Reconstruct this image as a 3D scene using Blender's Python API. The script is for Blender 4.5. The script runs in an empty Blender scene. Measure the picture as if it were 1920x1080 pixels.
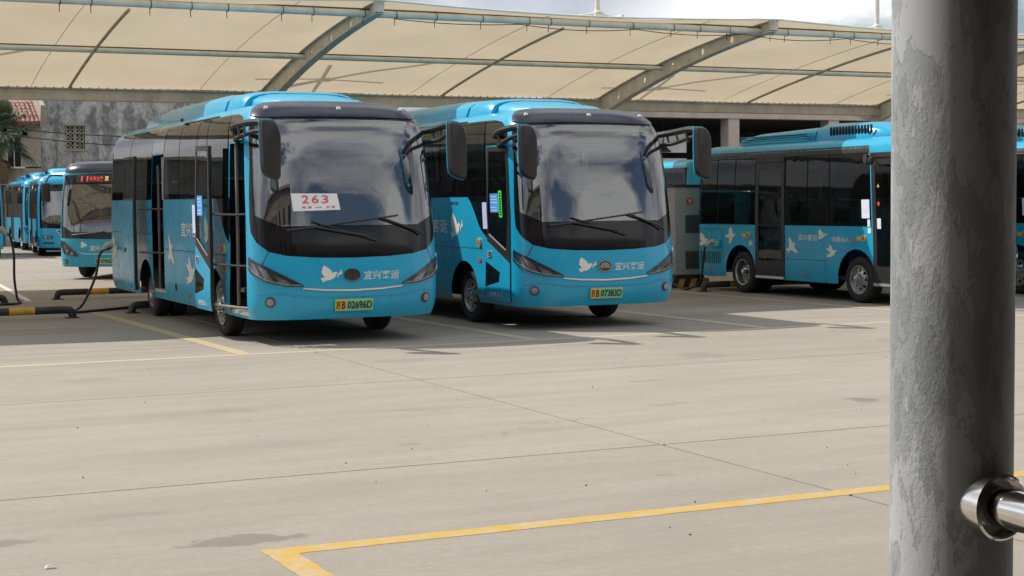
import bpy, bmesh, math, random
import numpy as np
from mathutils import Vector, Matrix
from mathutils.geometry import delaunay_2d_cdt
random.seed(7)
R = math.radians
SC = bpy.context.scene
COL = SC.collection

# ---------------------------------------------------------------- camera
YAW, PITCH, ROLL, CAM_H = R(25.0), R(-3.15), R(0.5), 1.75
FPX = 2950.0
fw = Vector((math.sin(YAW) * math.cos(PITCH), math.cos(YAW) * math.cos(PITCH), math.sin(PITCH)))
rt0 = Vector((math.cos(YAW), -math.sin(YAW), 0)); up0 = rt0.cross(fw)
rt = rt0 * math.cos(ROLL) - up0 * math.sin(ROLL); up = up0 * math.cos(ROLL) + rt0 * math.sin(ROLL)
cd = bpy.data.cameras.new('camera'); cam = bpy.data.objects.new('camera', cd); COL.objects.link(cam)
cd.sensor_width = 36.0; cd.lens = FPX / 1920 * 36.0; cd.clip_start = 0.05; cd.clip_end = 2000
cam.matrix_world = Matrix(((rt.x, up.x, -fw.x, 0), (rt.y, up.y, -fw.y, 0), (rt.z, up.z, -fw.z, CAM_H), (0, 0, 0, 1)))
SC.camera = cam

# ---------------------------------------------------------------- sky, sun, exposure
SUN_EL, SUN_AZ = R(49.7), R(-47.5)          # azimuth from +Y, negative = towards -X
w = bpy.data.worlds.new('World'); SC.world = w; w.use_nodes = True
nt = w.node_tree; nt.nodes.clear()
def wn(t, **k):
    n = nt.nodes.new(t)
    for a, b in k.items(): setattr(n, a, b)
    return n
sky = wn('ShaderNodeTexSky', sky_type='NISHITA', sun_disc=False, sun_elevation=SUN_EL, sun_rotation=SUN_AZ)
sky.air_density = 1.0; sky.dust_density = 1.5; sky.ozone_density = 1.2
bgs = wn('ShaderNodeBackground'); bgs.inputs[1].default_value = 0.10
nt.links.new(sky.outputs[0], bgs.inputs[0])
tc = wn('ShaderNodeTexCoord'); mp = wn('ShaderNodeMapping')
mp.inputs['Location'].default_value = (23.6, 11.3, 7.7); mp.inputs['Scale'].default_value = (1, 1, 2.2)
nz = wn('ShaderNodeTexNoise'); nz.inputs['Scale'].default_value = 2.2; nz.inputs['Detail'].default_value = 9; nz.inputs['Roughness'].default_value = 0.56
nz.inputs['Distortion'].default_value = 0.25
cr = wn('ShaderNodeValToRGB'); cr.color_ramp.elements[0].position = 0.37; cr.color_ramp.elements[1].position = 0.455
nz2 = wn('ShaderNodeTexNoise'); nz2.inputs['Scale'].default_value = 2.0; nz2.inputs['Detail'].default_value = 7
cc = wn('ShaderNodeValToRGB')
cc.color_ramp.elements[0].position = 0.37; cc.color_ramp.elements[0].color = (0.36, 0.40, 0.48, 1)
cc.color_ramp.elements[1].position = 0.53; cc.color_ramp.elements[1].color = (1.0, 1.0, 1.0, 1)
bgc = wn('ShaderNodeBackground'); bgc.inputs[1].default_value = 1.25
mx = wn('ShaderNodeMixShader'); wo = wn('ShaderNodeOutputWorld')
nt.links.new(tc.outputs['Generated'], mp.inputs[0]); nt.links.new(mp.outputs[0], nz.inputs['Vector']); nt.links.new(mp.outputs[0], nz2.inputs['Vector'])
nt.links.new(nz.outputs['Fac'], cr.inputs[0]); nt.links.new(nz2.outputs['Fac'], cc.inputs[0]); nt.links.new(cc.outputs[0], bgc.inputs[0])
nt.links.new(cr.outputs[0], mx.inputs[0]); nt.links.new(bgs.outputs[0], mx.inputs[1]); nt.links.new(bgc.outputs[0], mx.inputs[2]); nt.links.new(mx.outputs[0], wo.inputs[0])
sl = bpy.data.lights.new('sun', 'SUN'); sl.energy = 4.6; sl.angle = R(0.55); sl.color = (1.0, 0.95, 0.87)
so = bpy.data.objects.new('sun', sl); COL.objects.link(so)
sdir = Vector((math.sin(SUN_AZ) * math.cos(SUN_EL), math.cos(SUN_AZ) * math.cos(SUN_EL), math.sin(SUN_EL)))
so.rotation_euler = sdir.to_track_quat('Z', 'Y').to_euler(); so.location = sdir * 60
vs = SC.view_settings; vs.view_transform = 'Standard'; vs.look = 'None'; vs.exposure = 0.0; vs.gamma = 1.0; vs.use_curve_mapping = False
SC.cycles.max_bounces = 10; SC.cycles.transparent_max_bounces = 24; SC.cycles.glossy_bounces = 4; SC.cycles.diffuse_bounces = 4
SC.cycles.use_denoising = True; SC.cycles.caustics_reflective = False; SC.cycles.caustics_refractive = False

# ---------------------------------------------------------------- materials
MATS = {}
def mat_base(name):
    m = bpy.data.materials.new(name); m.use_nodes = True; MATS[name] = m
    t = m.node_tree; b = t.nodes['Principled BSDF']
    return m, t, b
def N(t, kind, **k):
    n = t.nodes.new(kind)
    for a, b in k.items(): setattr(n, a, b)
    return n
def noise(t, scale, detail=4, rough=0.55, coord='Object', stretch=None, dist=0.0):
    n = N(t, 'ShaderNodeTexNoise'); n.inputs['Scale'].default_value = scale; n.inputs['Detail'].default_value = detail
    n.inputs['Roughness'].default_value = rough; n.inputs['Distortion'].default_value = dist
    if coord == 'Position':
        g = N(t, 'ShaderNodeNewGeometry'); src = g.outputs['Position']
    else:
        g = N(t, 'ShaderNodeTexCoord'); src = g.outputs[coord]
    if stretch:
        mp = N(t, 'ShaderNodeMapping'); mp.inputs['Scale'].default_value = stretch
        t.links.new(src, mp.inputs[0]); src = mp.outputs[0]
    t.links.new(src, n.inputs['Vector'])
    return n
def ramp(t, src, *stops):
    r = N(t, 'ShaderNodeValToRGB'); e = r.color_ramp.elements
    while len(e) < len(stops): e.new(0.5)
    for k, (p, c) in enumerate(stops):
        e[k].position = p; e[k].color = (c, c, c, 1) if isinstance(c, (int, float)) else (*c, 1)
    t.links.new(src, r.inputs[0]); return r
def mixc(t, fac, a, b, mode='MIX'):
    m = N(t, 'ShaderNodeMix', data_type='RGBA', blend_type=mode)
    for sock, val in ((m.inputs[0], fac), (m.inputs[6], a), (m.inputs[7], b)):
        if hasattr(val, 'is_linked') or hasattr(val, 'links'): t.links.new(val, sock)
        else: sock.default_value = val if isinstance(val, (int, float)) else (*val, 1)
    return m.outputs[2]
def bump(t, src, strength, dist=0.01, normal=None):
    b = N(t, 'ShaderNodeBump'); b.inputs['Strength'].default_value = strength; b.inputs['Distance'].default_value = dist
    t.links.new(src, b.inputs['Height'])
    if normal: t.links.new(normal, b.inputs['Normal'])
    return b.outputs[0]
def pmat(name, col, rough=0.5, metal=0.0, var=0.12, scale=4.0, bmp=0.0, bscale=60, coat=0.0, emit=None, spec=None, dirt=0.0, dirtcol=(0.30, 0.27, 0.22)):
    m, t, b = mat_base(name)
    n1 = noise(t, scale, 5)
    lo = tuple(c * (1 - var) for c in col); hi = tuple(min(1, c * (1 + var)) for c in col)
    r = ramp(t, n1.outputs['Fac'], (0.3, lo), (0.7, hi)); out = r.outputs[0]
    if dirt:
        n2 = noise(t, 2.3, 8, 0.7); d = ramp(t, n2.outputs['Fac'], (0.48, 0.0), (0.75, dirt))
        out = mixc(t, d.outputs[0], out, dirtcol)
    t.links.new(out, b.inputs['Base Color'])
    n3 = noise(t, 3.0, 6, 0.65)
    rr = ramp(t, n3.outputs['Fac'], (0.3, max(0, rough * 0.8)), (0.75, min(1, rough * 1.25 + 0.02)))
    t.links.new(rr.outputs[0], b.inputs['Roughness'])
    b.inputs['Metallic'].default_value = metal; b.inputs['Coat Weight'].default_value = coat; b.inputs['Coat Roughness'].default_value = 0.06
    if spec is not None: b.inputs['Specular IOR Level'].default_value = spec
    if bmp:
        n4 = noise(t, bscale, 5); t.links.new(bump(t, n4.outputs['Fac'], bmp, 0.004), b.inputs['Normal'])
    if emit:
        b.inputs['Emission Color'].default_value = (*emit[0], 1); b.inputs['Emission Strength'].default_value = emit[1]
    return m
def glass(name, tint, ior=1.5, rough=0.0, dust=0.04):
    m, t, b = mat_base(name); t.nodes.remove(b)
    o = t.nodes['Material Output']
    tr = N(t, 'ShaderNodeBsdfTransparent'); tr.inputs[0].default_value = (*tint, 1)
    gl = N(t, 'ShaderNodeBsdfGlossy'); gl.inputs['Roughness'].default_value = rough
    n = noise(t, 0.9, 2); t.links.new(bump(t, n.outputs['Fac'], 0.05, 0.05), gl.inputs['Normal'])
    fr = N(t, 'ShaderNodeFresnel'); fr.inputs[0].default_value = ior
    s = N(t, 'ShaderNodeMixShader'); t.links.new(fr.outputs[0], s.inputs[0]); t.links.new(tr.outputs[0], s.inputs[1]); t.links.new(gl.outputs[0], s.inputs[2])
    df = N(t, 'ShaderNodeBsdfDiffuse'); df.inputs[0].default_value = (0.45, 0.44, 0.42, 1)
    n2 = noise(t, 3.5, 7, 0.7); d = ramp(t, n2.outputs['Fac'], (0.4, dust * 0.3), (0.75, dust))
    s2 = N(t, 'ShaderNodeMixShader'); t.links.new(d.outputs[0], s2.inputs[0]); t.links.new(s.outputs[0], s2.inputs[1]); t.links.new(df.outputs[0], s2.inputs[2])
    t.links.new(s2.outputs[0], o.inputs[0])
    return m

PAINT = pmat('bus_blue_paint', (0.011, 0.345, 0.56), 0.28, var=0.07, scale=1.2, coat=0.22, dirt=0.08, dirtcol=(0.10, 0.26, 0.34))
NAVY = pmat('brow_navy_paint', (0.008, 0.010, 0.024), 0.25, coat=0.1, spec=0.4, dirt=0.05)
BGLASS = pmat('black_glass', (0.006, 0.006, 0.008), 0.06, coat=0.0, spec=0.35, dirt=0.03)
BLACK = pmat('black_plastic', (0.018, 0.018, 0.020), 0.45, bmp=0.05)
DARK = pmat('dark_interior', (0.020, 0.020, 0.024), 0.8)
UNDER = pmat('underbody_black', (0.010, 0.010, 0.010), 0.9)
GLASS = glass('windscreen_glass', (0.92, 0.97, 0.95), 2.8, dust=0.02)
TGLASS = glass('tinted_window_glass', (0.27, 0.35, 0.35), 1.42, dust=0.015)
CHROME = pmat('chrome', (0.75, 0.75, 0.76), 0.10, 1.0, var=0.05)
LENS = glass('lamp_lens', (0.9, 0.92, 0.95), 1.45, dust=0.05)
WHITE = pmat('white_vinyl', (0.72, 0.71, 0.67), 0.45, var=0.05, dirt=0.08)
RUBBER = pmat('tyre_rubber', (0.016, 0.016, 0.016), 0.85, bmp=0.2, bscale=90, dirt=0.35, dirtcol=(0.07, 0.065, 0.06))
STEEL = pmat('wheel_steel', (0.50, 0.50, 0.49), 0.32, 0.85, var=0.15, dirt=0.35, dirtcol=(0.20, 0.16, 0.12))
ALU = pmat('aluminium_trim', (0.62, 0.62, 0.60), 0.38, 0.7)
AMBER = pmat('amber_lens', (0.55, 0.13, 0.02), 0.25, coat=0.3)
YLENS = pmat('yellow_badge', (0.62, 0.42, 0.10), 0.4)
RED = pmat('red_print', (0.60, 0.05, 0.04), 0.5)
SEAT = pmat('seat_fabric_navy', (0.035, 0.04, 0.10), 0.9, var=0.2, bmp=0.1)
HEADC = pmat('headrest_cover', (0.52, 0.60, 0.52), 0.8)
LAV = pmat('lavender_valance', (0.22, 0.22, 0.44), 0.85, var=0.1)
CREAM = pmat('cream_trim', (0.36, 0.33, 0.26), 0.6)
CURT = pmat('curtain_cloth', (0.40, 0.33, 0.30), 0.9, var=0.2, bmp=0.2)
LINER = pmat('headliner', (0.30, 0.30, 0.30), 0.9)
TRIMD = pmat('door_trim_dull', (0.17, 0.155, 0.125), 0.7); DASH = pmat('dashboard', (0.030, 0.030, 0.033), 0.6)
PGREEN = pmat('plate_green', (0.24, 0.58, 0.32), 0.4, var=0.05, dirt=0.15)
PYEL = pmat('plate_yellow', (0.70, 0.40, 0.05), 0.4, var=0.05, dirt=0.15)
PBLK = pmat('plate_black', (0.015, 0.018, 0.015), 0.5)
NBLUE = pmat('notice_blue', (0.07, 0.33, 0.75), 0.5)
NLILAC = pmat('notice_lilac', (0.55, 0.60, 0.85), 0.5)
NGREEN = pmat('notice_green', (0.06, 0.72, 0.08), 0.5)
LEDR = pmat('led_red', (0.3, 0.02, 0.02), 0.5, emit=((1.0, 0.10, 0.08), 0.8))
LEDY = pmat('led_yellow', (0.3, 0.2, 0.05), 0.5, emit=((1.0, 0.70, 0.25), 0.8))

# ---------------------------------------------------------------- mesh helpers
def link(name, me, parent=None, loc=None):
    o = bpy.data.objects.new(name, me); COL.objects.link(o)
    if parent is not None: o.parent = parent
    if loc is not None: o.location = loc
    return o
def mesh(name, verts, faces, mat, smooth=False, normals=None):
    me = bpy.data.meshes.new(name); me.from_pydata([tuple(map(float, v)) for v in verts], [], [tuple(int(i) for i in f) for f in faces])
    me.materials.append(mat)
    if smooth or normals is not None: me.polygons.foreach_set('use_smooth', [True] * len(me.polygons))
    me.update()
    if normals is not None: me.normals_split_custom_set_from_vertices([tuple(map(float, n)) for n in normals])
    return me
def empty(name, loc=(0, 0, 0), rz=0.0, label=None, cat=None, group=None, parent=None):
    o = bpy.data.objects.new(name, None); COL.objects.link(o); o.location = loc; o.rotation_euler = (0, 0, rz); o.empty_display_size = 0.2
    if parent is not None: o.parent = parent
    return tag(o, label, cat, group)
def tag(o, label=None, cat=None, group=None, kind=None):
    if label: o['label'] = label
    if cat: o['category'] = cat
    if group: o['group'] = group
    if kind: o['kind'] = kind
    return o
def inside(pts, poly):
    p = np.asarray(pts, float); q = np.asarray(poly, float); x, y = p[:, 0], p[:, 1]; c = np.zeros(len(p), bool); j = len(q) - 1
    for i in range(len(q)):
        xi, yi = q[i]; xj, yj = q[j]
        if yi != yj: c ^= ((yi > y) != (yj > y)) & (x < (xj - xi) * (y - yi) / (yj - yi) + xi)
        j = i
    return c
def dens(poly, step):
    out = []
    for i, a in enumerate(poly):
        b = poly[(i + 1) % len(poly)]; n = max(1, int(math.ceil(math.hypot(b[0] - a[0], b[1] - a[1]) / step)))
        out += [(a[0] + (b[0] - a[0]) * k / n, a[1] + (b[1] - a[1]) * k / n) for k in range(n)]
    return out
def cdt(outline, holes, grid, step):
    """triangulate a 2-D outline with holes and interior points"""
    vs, es = [], []
    for lp in [outline] + list(holes):
        d = dens(lp, step); b = len(vs); vs += d; es += [(b + k, b + (k + 1) % len(d)) for k in range(len(d))]
    g = np.asarray(grid, float).reshape(-1, 2)
    if len(g):
        ok = inside(g, outline)
        for h in holes: ok &= ~inside(g, h)
        g = g[ok]
        bp = np.array(vs)                      # keep interior points off the border
        if len(g): g = g[[np.min((bp[:, 0] - p[0]) ** 2 + (bp[:, 1] - p[1]) ** 2) > (0.3 * step) ** 2 for p in g]]
        vs += [tuple(p) for p in g]
    r = delaunay_2d_cdt([Vector(v) for v in vs], es, [], 0, 1e-5)
    V = np.array([tuple(v) for v in r[0]]); F = np.array([f for f in r[2] if len(f) == 3])
    c = V[F].mean(1); ok = inside(c, outline)
    for h in holes: ok &= ~inside(c, h)
    F = F[ok]
    a, b2, c2 = V[F[:, 0]], V[F[:, 1]], V[F[:, 2]]
    ar = (b2[:, 0] - a[:, 0]) * (c2[:, 1] - a[:, 1]) - (b2[:, 1] - a[:, 1]) * (c2[:, 0] - a[:, 0])
    F[ar < 0] = F[ar < 0][:, ::-1]
    F = F[np.abs(ar) > 1e-9]
    return V, F
def border(F):
    cnt = {}
    for f in F:
        for k in range(3):
            a, b = int(f[k]), int(f[(k + 1) % 3]); cnt[(a, b)] = 1
    return [e for e in cnt if (e[1], e[0]) not in cnt]

class Shell:
    """body surface S(s, v): s runs round the plan from the front centre (negative = kerb side), v up the side and over the roof"""
    def __init__(self, L, W, prof, cf=0.5, nf=3.2, mf=2.2, cr=0.35, fade=1.6, rk=0.4):
        self.L, self.W = L, W
        t = np.linspace(0, 1, 600) ** 1.6 * math.pi / 2
        def corner(c, n, m):
            return W * np.sin(t) ** (2 / n), c * (1 - np.maximum(np.cos(t), 0) ** (2 / m))
        xf, yf = corner(cf, nf, mf)
        xr, yr = corner(cr, 4.0, 2.4)
        x = np.concatenate([xf, xr[::-1]]); y = np.concatenate([yf, L - yr[::-1]])
        s = np.concatenate([[0], np.cumsum(np.hypot(np.diff(x), np.diff(y)))])
        self.sa, self.xa, self.ya = s, x, y
        sm = lambda q: np.clip(q, 0, 1) ** 2 * (3 - 2 * np.clip(q, 0, 1))
        self.kf = 1 - sm((y - cf) / fade); self.kr = rk * (1 - sm((L - cr - y) / 1.2))
        self.send = s[-1]; self.sside = float(np.interp(cf, y[:900], s[:900])); self.cf = cf
        P = np.array(prof, float); vv = np.arange(P[0, 0], P[-1, 0] + 1e-6, 0.01)
        cols = []
        for k in (1, 2, 3):
            q = np.interp(vv, P[:, 0], P[:, k]); pad = 9
            for _ in range(3):
                e = np.concatenate([2 * q[0] - q[pad:0:-1], q, 2 * q[-1] - q[-2:-pad - 2:-1]])
                q = np.convolve(e, np.ones(2 * pad + 1) / (2 * pad + 1), 'valid')
            cols.append(q)
        self.vv = vv; self.z, self.win, self.r = cols
        self.v0, self.v1 = vv[0], vv[-1]
    def P(self, s, v):
        s = np.asarray(s, float); v = np.asarray(v, float); a = np.abs(s)
        x = np.interp(a, self.sa, self.xa) * np.sign(s); y = np.interp(a, self.sa, self.ya)
        r = np.interp(v, self.vv, self.r)
        x = x * np.maximum(self.W - np.interp(v, self.vv, self.win), 0) / self.W
        y = y + r * np.interp(a, self.sa, self.kf) - r * np.interp(a, self.sa, self.kr)
        return np.stack([x, y, np.interp(v, self.vv, self.z)], -1)
    def N(self, s, v, e=0.012):
        a = self.P(s + e, v) - self.P(s - e, v); b = self.P(s, v + e) - self.P(s, v - e)
        n = np.cross(a, b); l = np.linalg.norm(n, axis=-1, keepdims=True)
        return n / np.maximum(l, 1e-9)
    def ys(self, y):
        """s of the kerb side (negative) at distance y behind the front"""
        return -(self.sside + (y - self.cf))


def sgrid(sh, poly, ds, dv):
    q = np.asarray(poly); a, b = q[:, 0].min(), q[:, 0].max(); c, d = q[:, 1].min(), q[:, 1].max()
    if ds:
        ss = np.arange(a + ds / 2, b, ds)
    else:
        f = sh.sside + 0.15
        ss = np.concatenate([np.arange(-sh.send, -f, 0.28), np.arange(-f, f, 0.055), np.arange(f, sh.send, 0.28)]); ss = ss[(ss > a) & (ss < b)]
    vv = np.arange(c + dv / 2, d, dv)
    g = np.stack(np.meshgrid(ss, vv), -1).reshape(-1, 2)
    return g
def panel(name, sh, outline, mat, parent, holes=(), off=0.0, thick=0.0, step=0.08, ds=None, dv=0.09, T=(0, 0, 0)):
    """a sheet cut to an outline in (s, v) and laid on the body surface; off = height above it, thick = edge depth"""
    V, F = cdt(outline, holes, sgrid(sh, outline, ds, dv), step)
    s, v = V[:, 0], V[:, 1]
    n = sh.N(s, v); p = sh.P(s, v) + n * off + np.array(T)
    verts = [p]; nor = [n]; faces = [tuple(f) for f in F]; base = len(p)
    if thick:
        for a, b in border(F):
            e = p[b] - p[a]; l = np.cross(e, n[a] + n[b]); l = l / (np.linalg.norm(l) + 1e-9)
            verts.append(np.array([p[a], p[b], p[b] - n[b] * thick, p[a] - n[a] * thick])); nor.append(np.array([l] * 4))
            faces.append((base, base + 3, base + 2, base + 1)); base += 4
    return link(name, mesh(name, np.concatenate(verts), faces, mat, normals=np.concatenate(nor)), parent)
def circ(cx, cy, rx, ry=None, n=20, a0=0.0):
    ry = rx if ry is None else ry
    return [(cx + rx * math.cos(a0 + 2 * math.pi * k / n), cy + ry * math.sin(a0 + 2 * math.pi * k / n)) for k in range(n)]
def rrect(x0, x1, y0, y1, r, n=4):
    out = []
    for cx, cy, a in ((x1 - r, y1 - r, 0), (x0 + r, y1 - r, 90), (x0 + r, y0 + r, 180), (x1 - r, y0 + r, 270)):
        out += [(cx + r * math.cos(R(a + 90 * k / n)), cy + r * math.sin(R(a + 90 * k / n))) for k in range(n + 1)]
    return out
def smooth_poly(pts, it=2):
    for _ in range(it):
        o = []
        for i, a in enumerate(pts):
            b = pts[(i + 1) % len(pts)]; o += [(a[0] * .75 + b[0] * .25, a[1] * .75 + b[1] * .25), (a[0] * .25 + b[0] * .75, a[1] * .25 + b[1] * .75)]
        pts = o
    return pts

_TX = {}
def text2d(body, bold=0.0, shear=0.0):
    k = (body, bold, shear)
    if k in _TX: return _TX[k]
    cu = bpy.data.curves.new('t', 'FONT'); cu.body = body; cu.size = 1; cu.offset = bold; cu.shear = shear; cu.resolution_u = 3
    o = bpy.data.objects.new('t', cu); COL.objects.link(o); bpy.context.view_layer.update()
    me = o.evaluated_get(bpy.context.evaluated_depsgraph_get()).to_mesh()
    V = np.array([v.co[:2] for v in me.vertices]); F = [tuple(p.vertices) for p in me.polygons]
    bpy.data.objects.remove(o); bpy.data.curves.remove(cu)
    lo, hi = V.min(0), V.max(0); V = (V - lo) / (hi - lo)
    G = []
    for f in F:                                     # all faces counter-clockwise
        a = sum(V[f[i]][0] * V[f[(i + 1) % len(f)]][1] - V[f[(i + 1) % len(f)]][0] * V[f[i]][1] for i in range(len(f)))
        G.append(f if a > 0 else f[::-1])
    _TX[k] = (V, G); return _TX[k]
def shell_text(name, body, sh, s0, s1, v0, v1, mat, parent, off=0.004, bold=0.012, shear=0.0, T=(0, 0, 0), vertical=False):
    V, F = text2d(body, bold, shear)
    U = np.stack([1 - V[:, 1], V[:, 0]], -1) if vertical else V
    s = s0 + U[:, 0] * (s1 - s0); v = v0 + U[:, 1] * (v1 - v0); n = sh.N(s, v)
    return link(name, mesh(name, sh.P(s, v) + n * off + np.array(T), F, mat, normals=n), parent)
def plane_text(name, body, origin, ex, ey, wdt, hgt, mat, parent=None, bold=0.01):
    V, F = text2d(body, bold); ex, ey, o = np.array(ex, float), np.array(ey, float), np.array(origin, float)
    return link(name, mesh(name, [o + ex * (a * wdt) + ey * (b * hgt) for a, b in V], F, mat), parent)

class MB:
    """collects shapes for ONE mesh object"""
    def __init__(s): s.v, s.f = [], []
    def add(s, v, f):
        b = len(s.v); s.v += [tuple(map(float, p)) for p in v]; s.f += [tuple(i + b for i in q) for q in f]; return s
    def box(s, c, d, rz=0.0, rx=0.0, bev=0.0, seg=2):
        bm = bmesh.new(); bmesh.ops.create_cube(bm, size=1); bmesh.ops.scale(bm, vec=d, verts=bm.verts)
        if bev: bmesh.ops.bevel(bm, geom=bm.edges[:], offset=bev, segments=seg, affect='EDGES', profile=0.5)
        M = Matrix.Translation(c) @ Matrix.Rotation(rz, 4, 'Z') @ Matrix.Rotation(rx, 4, 'X')
        bm.verts.index_update(); s.add([M @ v.co for v in bm.verts], [[v.index for v in f.verts] for f in bm.faces]); bm.free(); return s
    def tube(s, path, r, n=10, caps=True):
        P = [Vector(p) for p in path]; rr = r if isinstance(r, (list, tuple)) else [r] * len(P)
        ts = [(P[min(i + 1, len(P) - 1)] - P[max(i - 1, 0)]).normalized() for i in range(len(P))]
        u = ts[0].orthogonal().normalized(); v, f = [], []
        for i, p in enumerate(P):
            if i: u = (u - ts[i] * u.dot(ts[i])).normalized()
            w_ = ts[i].cross(u)
            v += [p + (u * math.cos(2 * math.pi * k / n) + w_ * math.sin(2 * math.pi * k / n)) * rr[i] for k in range(n)]
        for i in range(len(P) - 1):
            f += [(i * n + k, i * n + (k + 1) % n, (i + 1) * n + (k + 1) % n, (i + 1) * n + k) for k in range(n)]
        if caps: f += [tuple(range(n - 1, -1, -1)), tuple((len(P) - 1) * n + k for k in range(n))]
        return s.add(v, f)
    def lathe(s, prof, c, axis='Z', n=24):
        v, f = [], []
        for r, h in prof:
            for k in range(n):
                a = 2 * math.pi * k / n; x, y = r * math.cos(a), r * math.sin(a)
                v.append({'Z': (c[0] + x, c[1] + y, c[2] + h), 'X': (c[0] + h, c[1] + x, c[2] + y), 'Y': (c[0] + y, c[1] + h, c[2] + x)}[axis])
        for i in range(len(prof) - 1):
            f += [(i * n + k, i * n + (k + 1) % n, (i + 1) * n + (k + 1) % n, (i + 1) * n + k) for k in range(n)]
        return s.add(v, f)
    def prism(s, poly, o, ex, ey, ez, t):
        o, ex, ey, ez = Vector(o), Vector(ex), Vector(ey), Vector(ez); n = len(poly)
        v = [o + ex * a + ey * b for a, b in poly] + [o + ex * a + ey * b + ez * t for a, b in poly]
        return s.add(v, [tuple(range(n)), tuple(range(2 * n - 1, n - 1, -1))] + [(i, n + i, n + (i + 1) % n, (i + 1) % n) for i in range(n)])
    def loft(s, secs):
        """rings of equal length, ends closed"""
        n = len(secs[0]); v = [p for r in secs for p in r]; f = []
        for i in range(len(secs) - 1):
            f += [(i * n + k, i * n + (k + 1) % n, (i + 1) * n + (k + 1) % n, (i + 1) * n + k) for k in range(n)]
        return s.add(v, f + [tuple(range(n - 1, -1, -1)), tuple((len(secs) - 1) * n + k for k in range(n))])
    def me(s, name, mat, smooth=False):
        m = mesh(name, s.v, s.f, mat, smooth)
        bm = bmesh.new(); bm.from_mesh(m); bmesh.ops.recalc_face_normals(bm, faces=bm.faces)
        if smooth:
            for e in bm.edges:
                if len(e.link_faces) == 2 and e.calc_face_angle(0) > R(38): e.smooth = False
        bm.to_mesh(m); bm.free(); return m
    def build(s, name, mat, parent=None, smooth=False, loc=None):
        return link(name, s.me(name, mat, smooth), parent, loc)
def sag(a, b, d, n=12):
    a, b = Vector(a), Vector(b); return [a.lerp(b, k / n) - Vector((0, 0, d * 4 * (k / n) * (1 - k / n))) for k in range(n + 1)]
def spline(pts, n=8):
    P = [Vector(p) for p in pts]; P = [P[0] * 2 - P[1]] + P + [P[-1] * 2 - P[-2]]; out = []
    for i in range(1, len(P) - 2):
        for k in range(n):
            t = k / n; a, b, c, d = P[i - 1], P[i], P[i + 1], P[i + 2]
            out.append(0.5 * ((2 * b) + (c - a) * t + (2 * a - 5 * b + 4 * c - d) * t * t + (3 * b - a - 3 * c + d) * t ** 3))
    return out + [P[-2]]

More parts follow.
